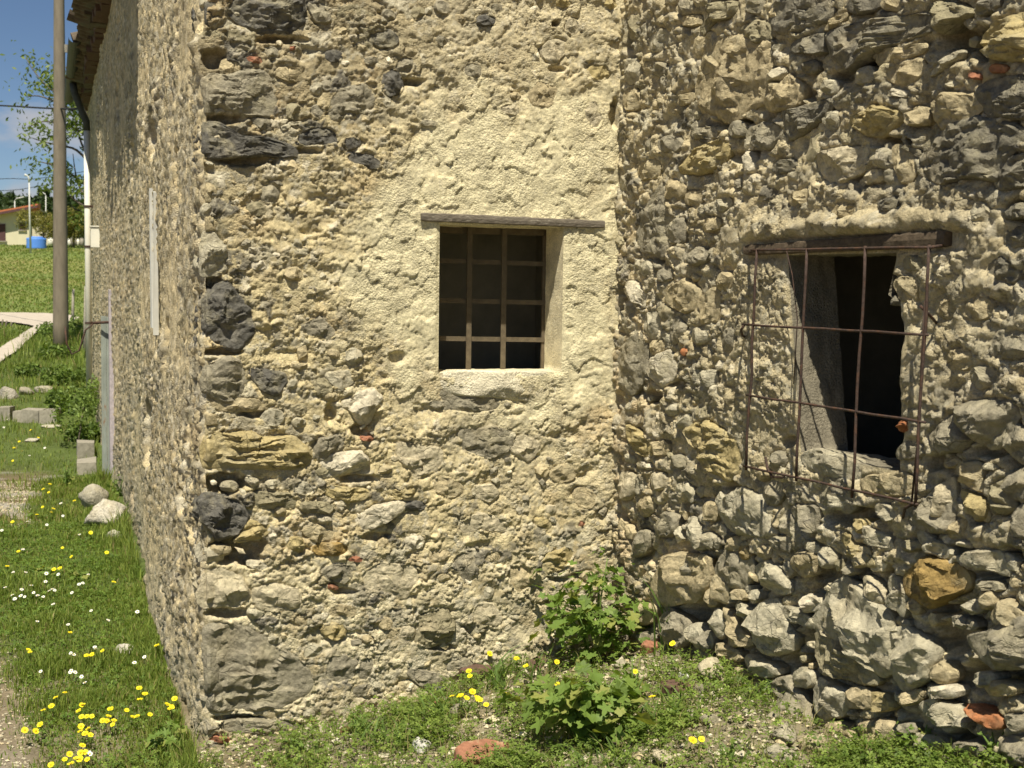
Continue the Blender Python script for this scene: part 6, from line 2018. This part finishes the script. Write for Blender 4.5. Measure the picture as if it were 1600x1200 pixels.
# small shed with grey roof
ys = 112.0; sh_ = empty('shed', tuple(hp(66, 345, ys))); tag(sh_, 'low shed with a dark shallow gable roof right of the far house', 'shed')
p0 = hp(50, 345, ys); p1 = hp(80, 335, ys); zb_ = float(gz(p0[0], ys)) - .3
m = MB(); m.hexa([(p0[0], ys, zb_), (p1[0], ys, zb_), (p1[0] - 1.8, ys + 5, zb_), (p0[0] - 1.8, ys + 5, zb_), (p0[0], ys, p1[2]), (p1[0], ys, p1[2] - .2), (p1[0] - 1.8, ys + 5, p1[2] - .2), (p0[0] - 1.8, ys + 5, p1[2])]); m.build('wall', M_cream, sh_, tuple(p0))
a_, b_, c_ = hp(44, 334, ys), hp(57, 325, ys), hp(84, 340, ys)
m = MB()
for (u_, v_) in ((a_, b_), (b_, c_)):
    m.hexa([(u_[0], ys - .4, u_[2]), (v_[0], ys - .4, v_[2]), (v_[0] - 1.9, ys + 5.4, v_[2]), (u_[0] - 1.9, ys + 5.4, u_[2]), (u_[0], ys - .4, u_[2] + .15), (v_[0], ys - .4, v_[2] + .15), (v_[0] - 1.9, ys + 5.4, v_[2] + .15), (u_[0] - 1.9, ys + 5.4, u_[2] + .15)])
m.build('roof', M_gutter, sh_, tuple(p0))
for k, px_ in enumerate((79, 86, 109, 116, 122, 128)):
    p = hp(px_, 384, 97); z = float(gz(p[0], 97)); m = MB(); wdt, hgt = ((.42, .55), (.38, .5), (.3, .5), (.5, .6), (.22, .5), (.3, .55))[k]
    m.tube([(p[0], 97, z - .02), (p[0], 97, z + hgt * .6), (p[0], 97, z + hgt)], [wdt * .48, wdt * .5, wdt * .4], 12)
    m.tube([(p[0], 97, z + hgt - .002), (p[0], 97, z + hgt + .05)], [wdt * .42, wdt * .38], 12)
    o = m.build('bin', M_concrete if k % 2 else M_pipe, None, smooth=True); tag(o, ['pale drum just right of the blue tanks', 'grey drum left of the pole in the yard', 'cream drum right of the pole in the yard', 'grey drum under the round bush', 'narrow pale drum near the pipe', 'grey drum nearest the long wall'][k], 'drum', 'drums in the far yard')
# round bushes / small trees before the yard
def round_tree(px, py, wpx, hpx, y, c1, c2, seed, label, n=2600):
    b_ = pxpt(px, py, y); b_[2] = float(gz(b_[0], y)); s_ = y / F; w_ = wpx * s_ / 2; h_ = hpx * s_; rs = np.random.default_rng(seed)
    top = pxpt(px, py, y)[2]
    cz = pxpt(px, py - hpx * .5, y)[2]
    cs = [(b_[0] + rs.normal(0, w_ * .42), y + rs.normal(0, w_ * .4), cz + rs.uniform(-.3, .28) * h_, w_ * .48, w_ * .48, h_ * .24) for _ in range(14)]
    bush('garden_tree', label, 'tree', cs, n, .06, .13, c1, c2, seed, b_, [([b_ - [0, 0, .05], (b_[0], y, cz)], [.09, .06])])
round_tree(68, 375, 66, 50, 93, (.13, .13, .03), (.27, .24, .06), 201, 'round yellowish tree behind the blue tank, left of the pole')
round_tree(115, 375, 48, 62, 93, (.13, .13, .03), (.27, .24, .06), 202, 'round yellowish tree right of the pole')
round_tree(92, 374, 26, 44, 95, (.12, .13, .03), (.24, .22, .06), 203, 'bushy tree hidden mostly behind the pole')
# the dark wood beyond
rs = np.random.default_rng(77)
k = 0
M_far = M_leaf
for px_ in list(np.arange(-150, 140, 8.5)):
    y_ = float(rs.uniform(150, 190)); con = rs.random() < .45
    top = pxpt(px_, rs.uniform(296, 312) if not con else rs.uniform(292, 316), y_)
    z0 = float(gz(top[0], y_)); h_ = top[2] - z0; s_ = y_ / F
    b_ = np.array([top[0], y_, z0])
    if con:
        cs = [(b_[0] + rs.normal(0, .1), y_, z0 + h_ * t, (1.08 - t) * h_ * .2 + .15, (1.08 - t) * h_ * .2 + .15, h_ * .07) for t in np.linspace(.12, .97, 11)]
        lab = 'dark conifer in the wood beyond the far house'; nm = 'conifer_tree'
    else:
        cs = [(b_[0] + rs.normal(0, h_ * .13), y_ + rs.normal(0, .8), z0 + h_ * rs.uniform(.3, .85), h_ * .2, h_ * .2, h_ * .17) for _ in range(11)]
        lab = 'dark broad-leaved tree in the wood beyond the far house'; nm = 'broadleaf_tree'
    bush(nm, lab, 'tree', cs, 1700, .2, .42, (.035, .06, .022), (.07, .105, .035), 300 + k, b_, [([b_, b_ + [0, 0, h_ * .6]], [.2, .1])], 'dark trees beyond the far house'); k += 1
# distant wires
for (y0_, y1_, lab) in ((279, 279, 'upper distant wire crossing left of the street lamp'), (297, 291, 'lower distant wire crossing left of the street lamp')):
    m = MB(); P_ = [pxpt(-300, y0_ - 6, 92), pxpt(-40, y0_, 92), pxpt(20, y0_, 92), pxpt(60, y1_, 92), pxpt(150, y1_ - 14, 92)]
    m.tube([np.array(q) for q in catmull(P_, 4)], .022, 4); o = m.build('overhead_wire', M_wire, None); tag(o, lab, 'wire')
# posts beside the pipe, and by the track
for (px_, py_, top_, w_, mat_, lab) in ((133, 560, 447, .035, M_concrete, 'thin pale post standing left of the drainpipe'), (113, 520, 452, .03, M_concrete, 'leaning wooden fence post right of the pole'),
                                  (3, 511, 499, .02, M_oldwood, 'short stake beside the pale track, at the left edge'), (9, 511, 501, .02, M_oldwood, 'second short stake beside the pale track'), (17, 511, 503, .02, M_oldwood, 'third short stake, nearest the bend of the track')):
    p = at(px_, py_); q = pxpt(px_ + 1.5, top_, float(p[1])); m = MB(); m.tube([p - [0, 0, .1], (p + q) / 2, q], [w_, w_ * .95, w_ * .8], 7); o = m.build('fence_post', mat_, None, smooth=True); tag(o, lab, 'post')
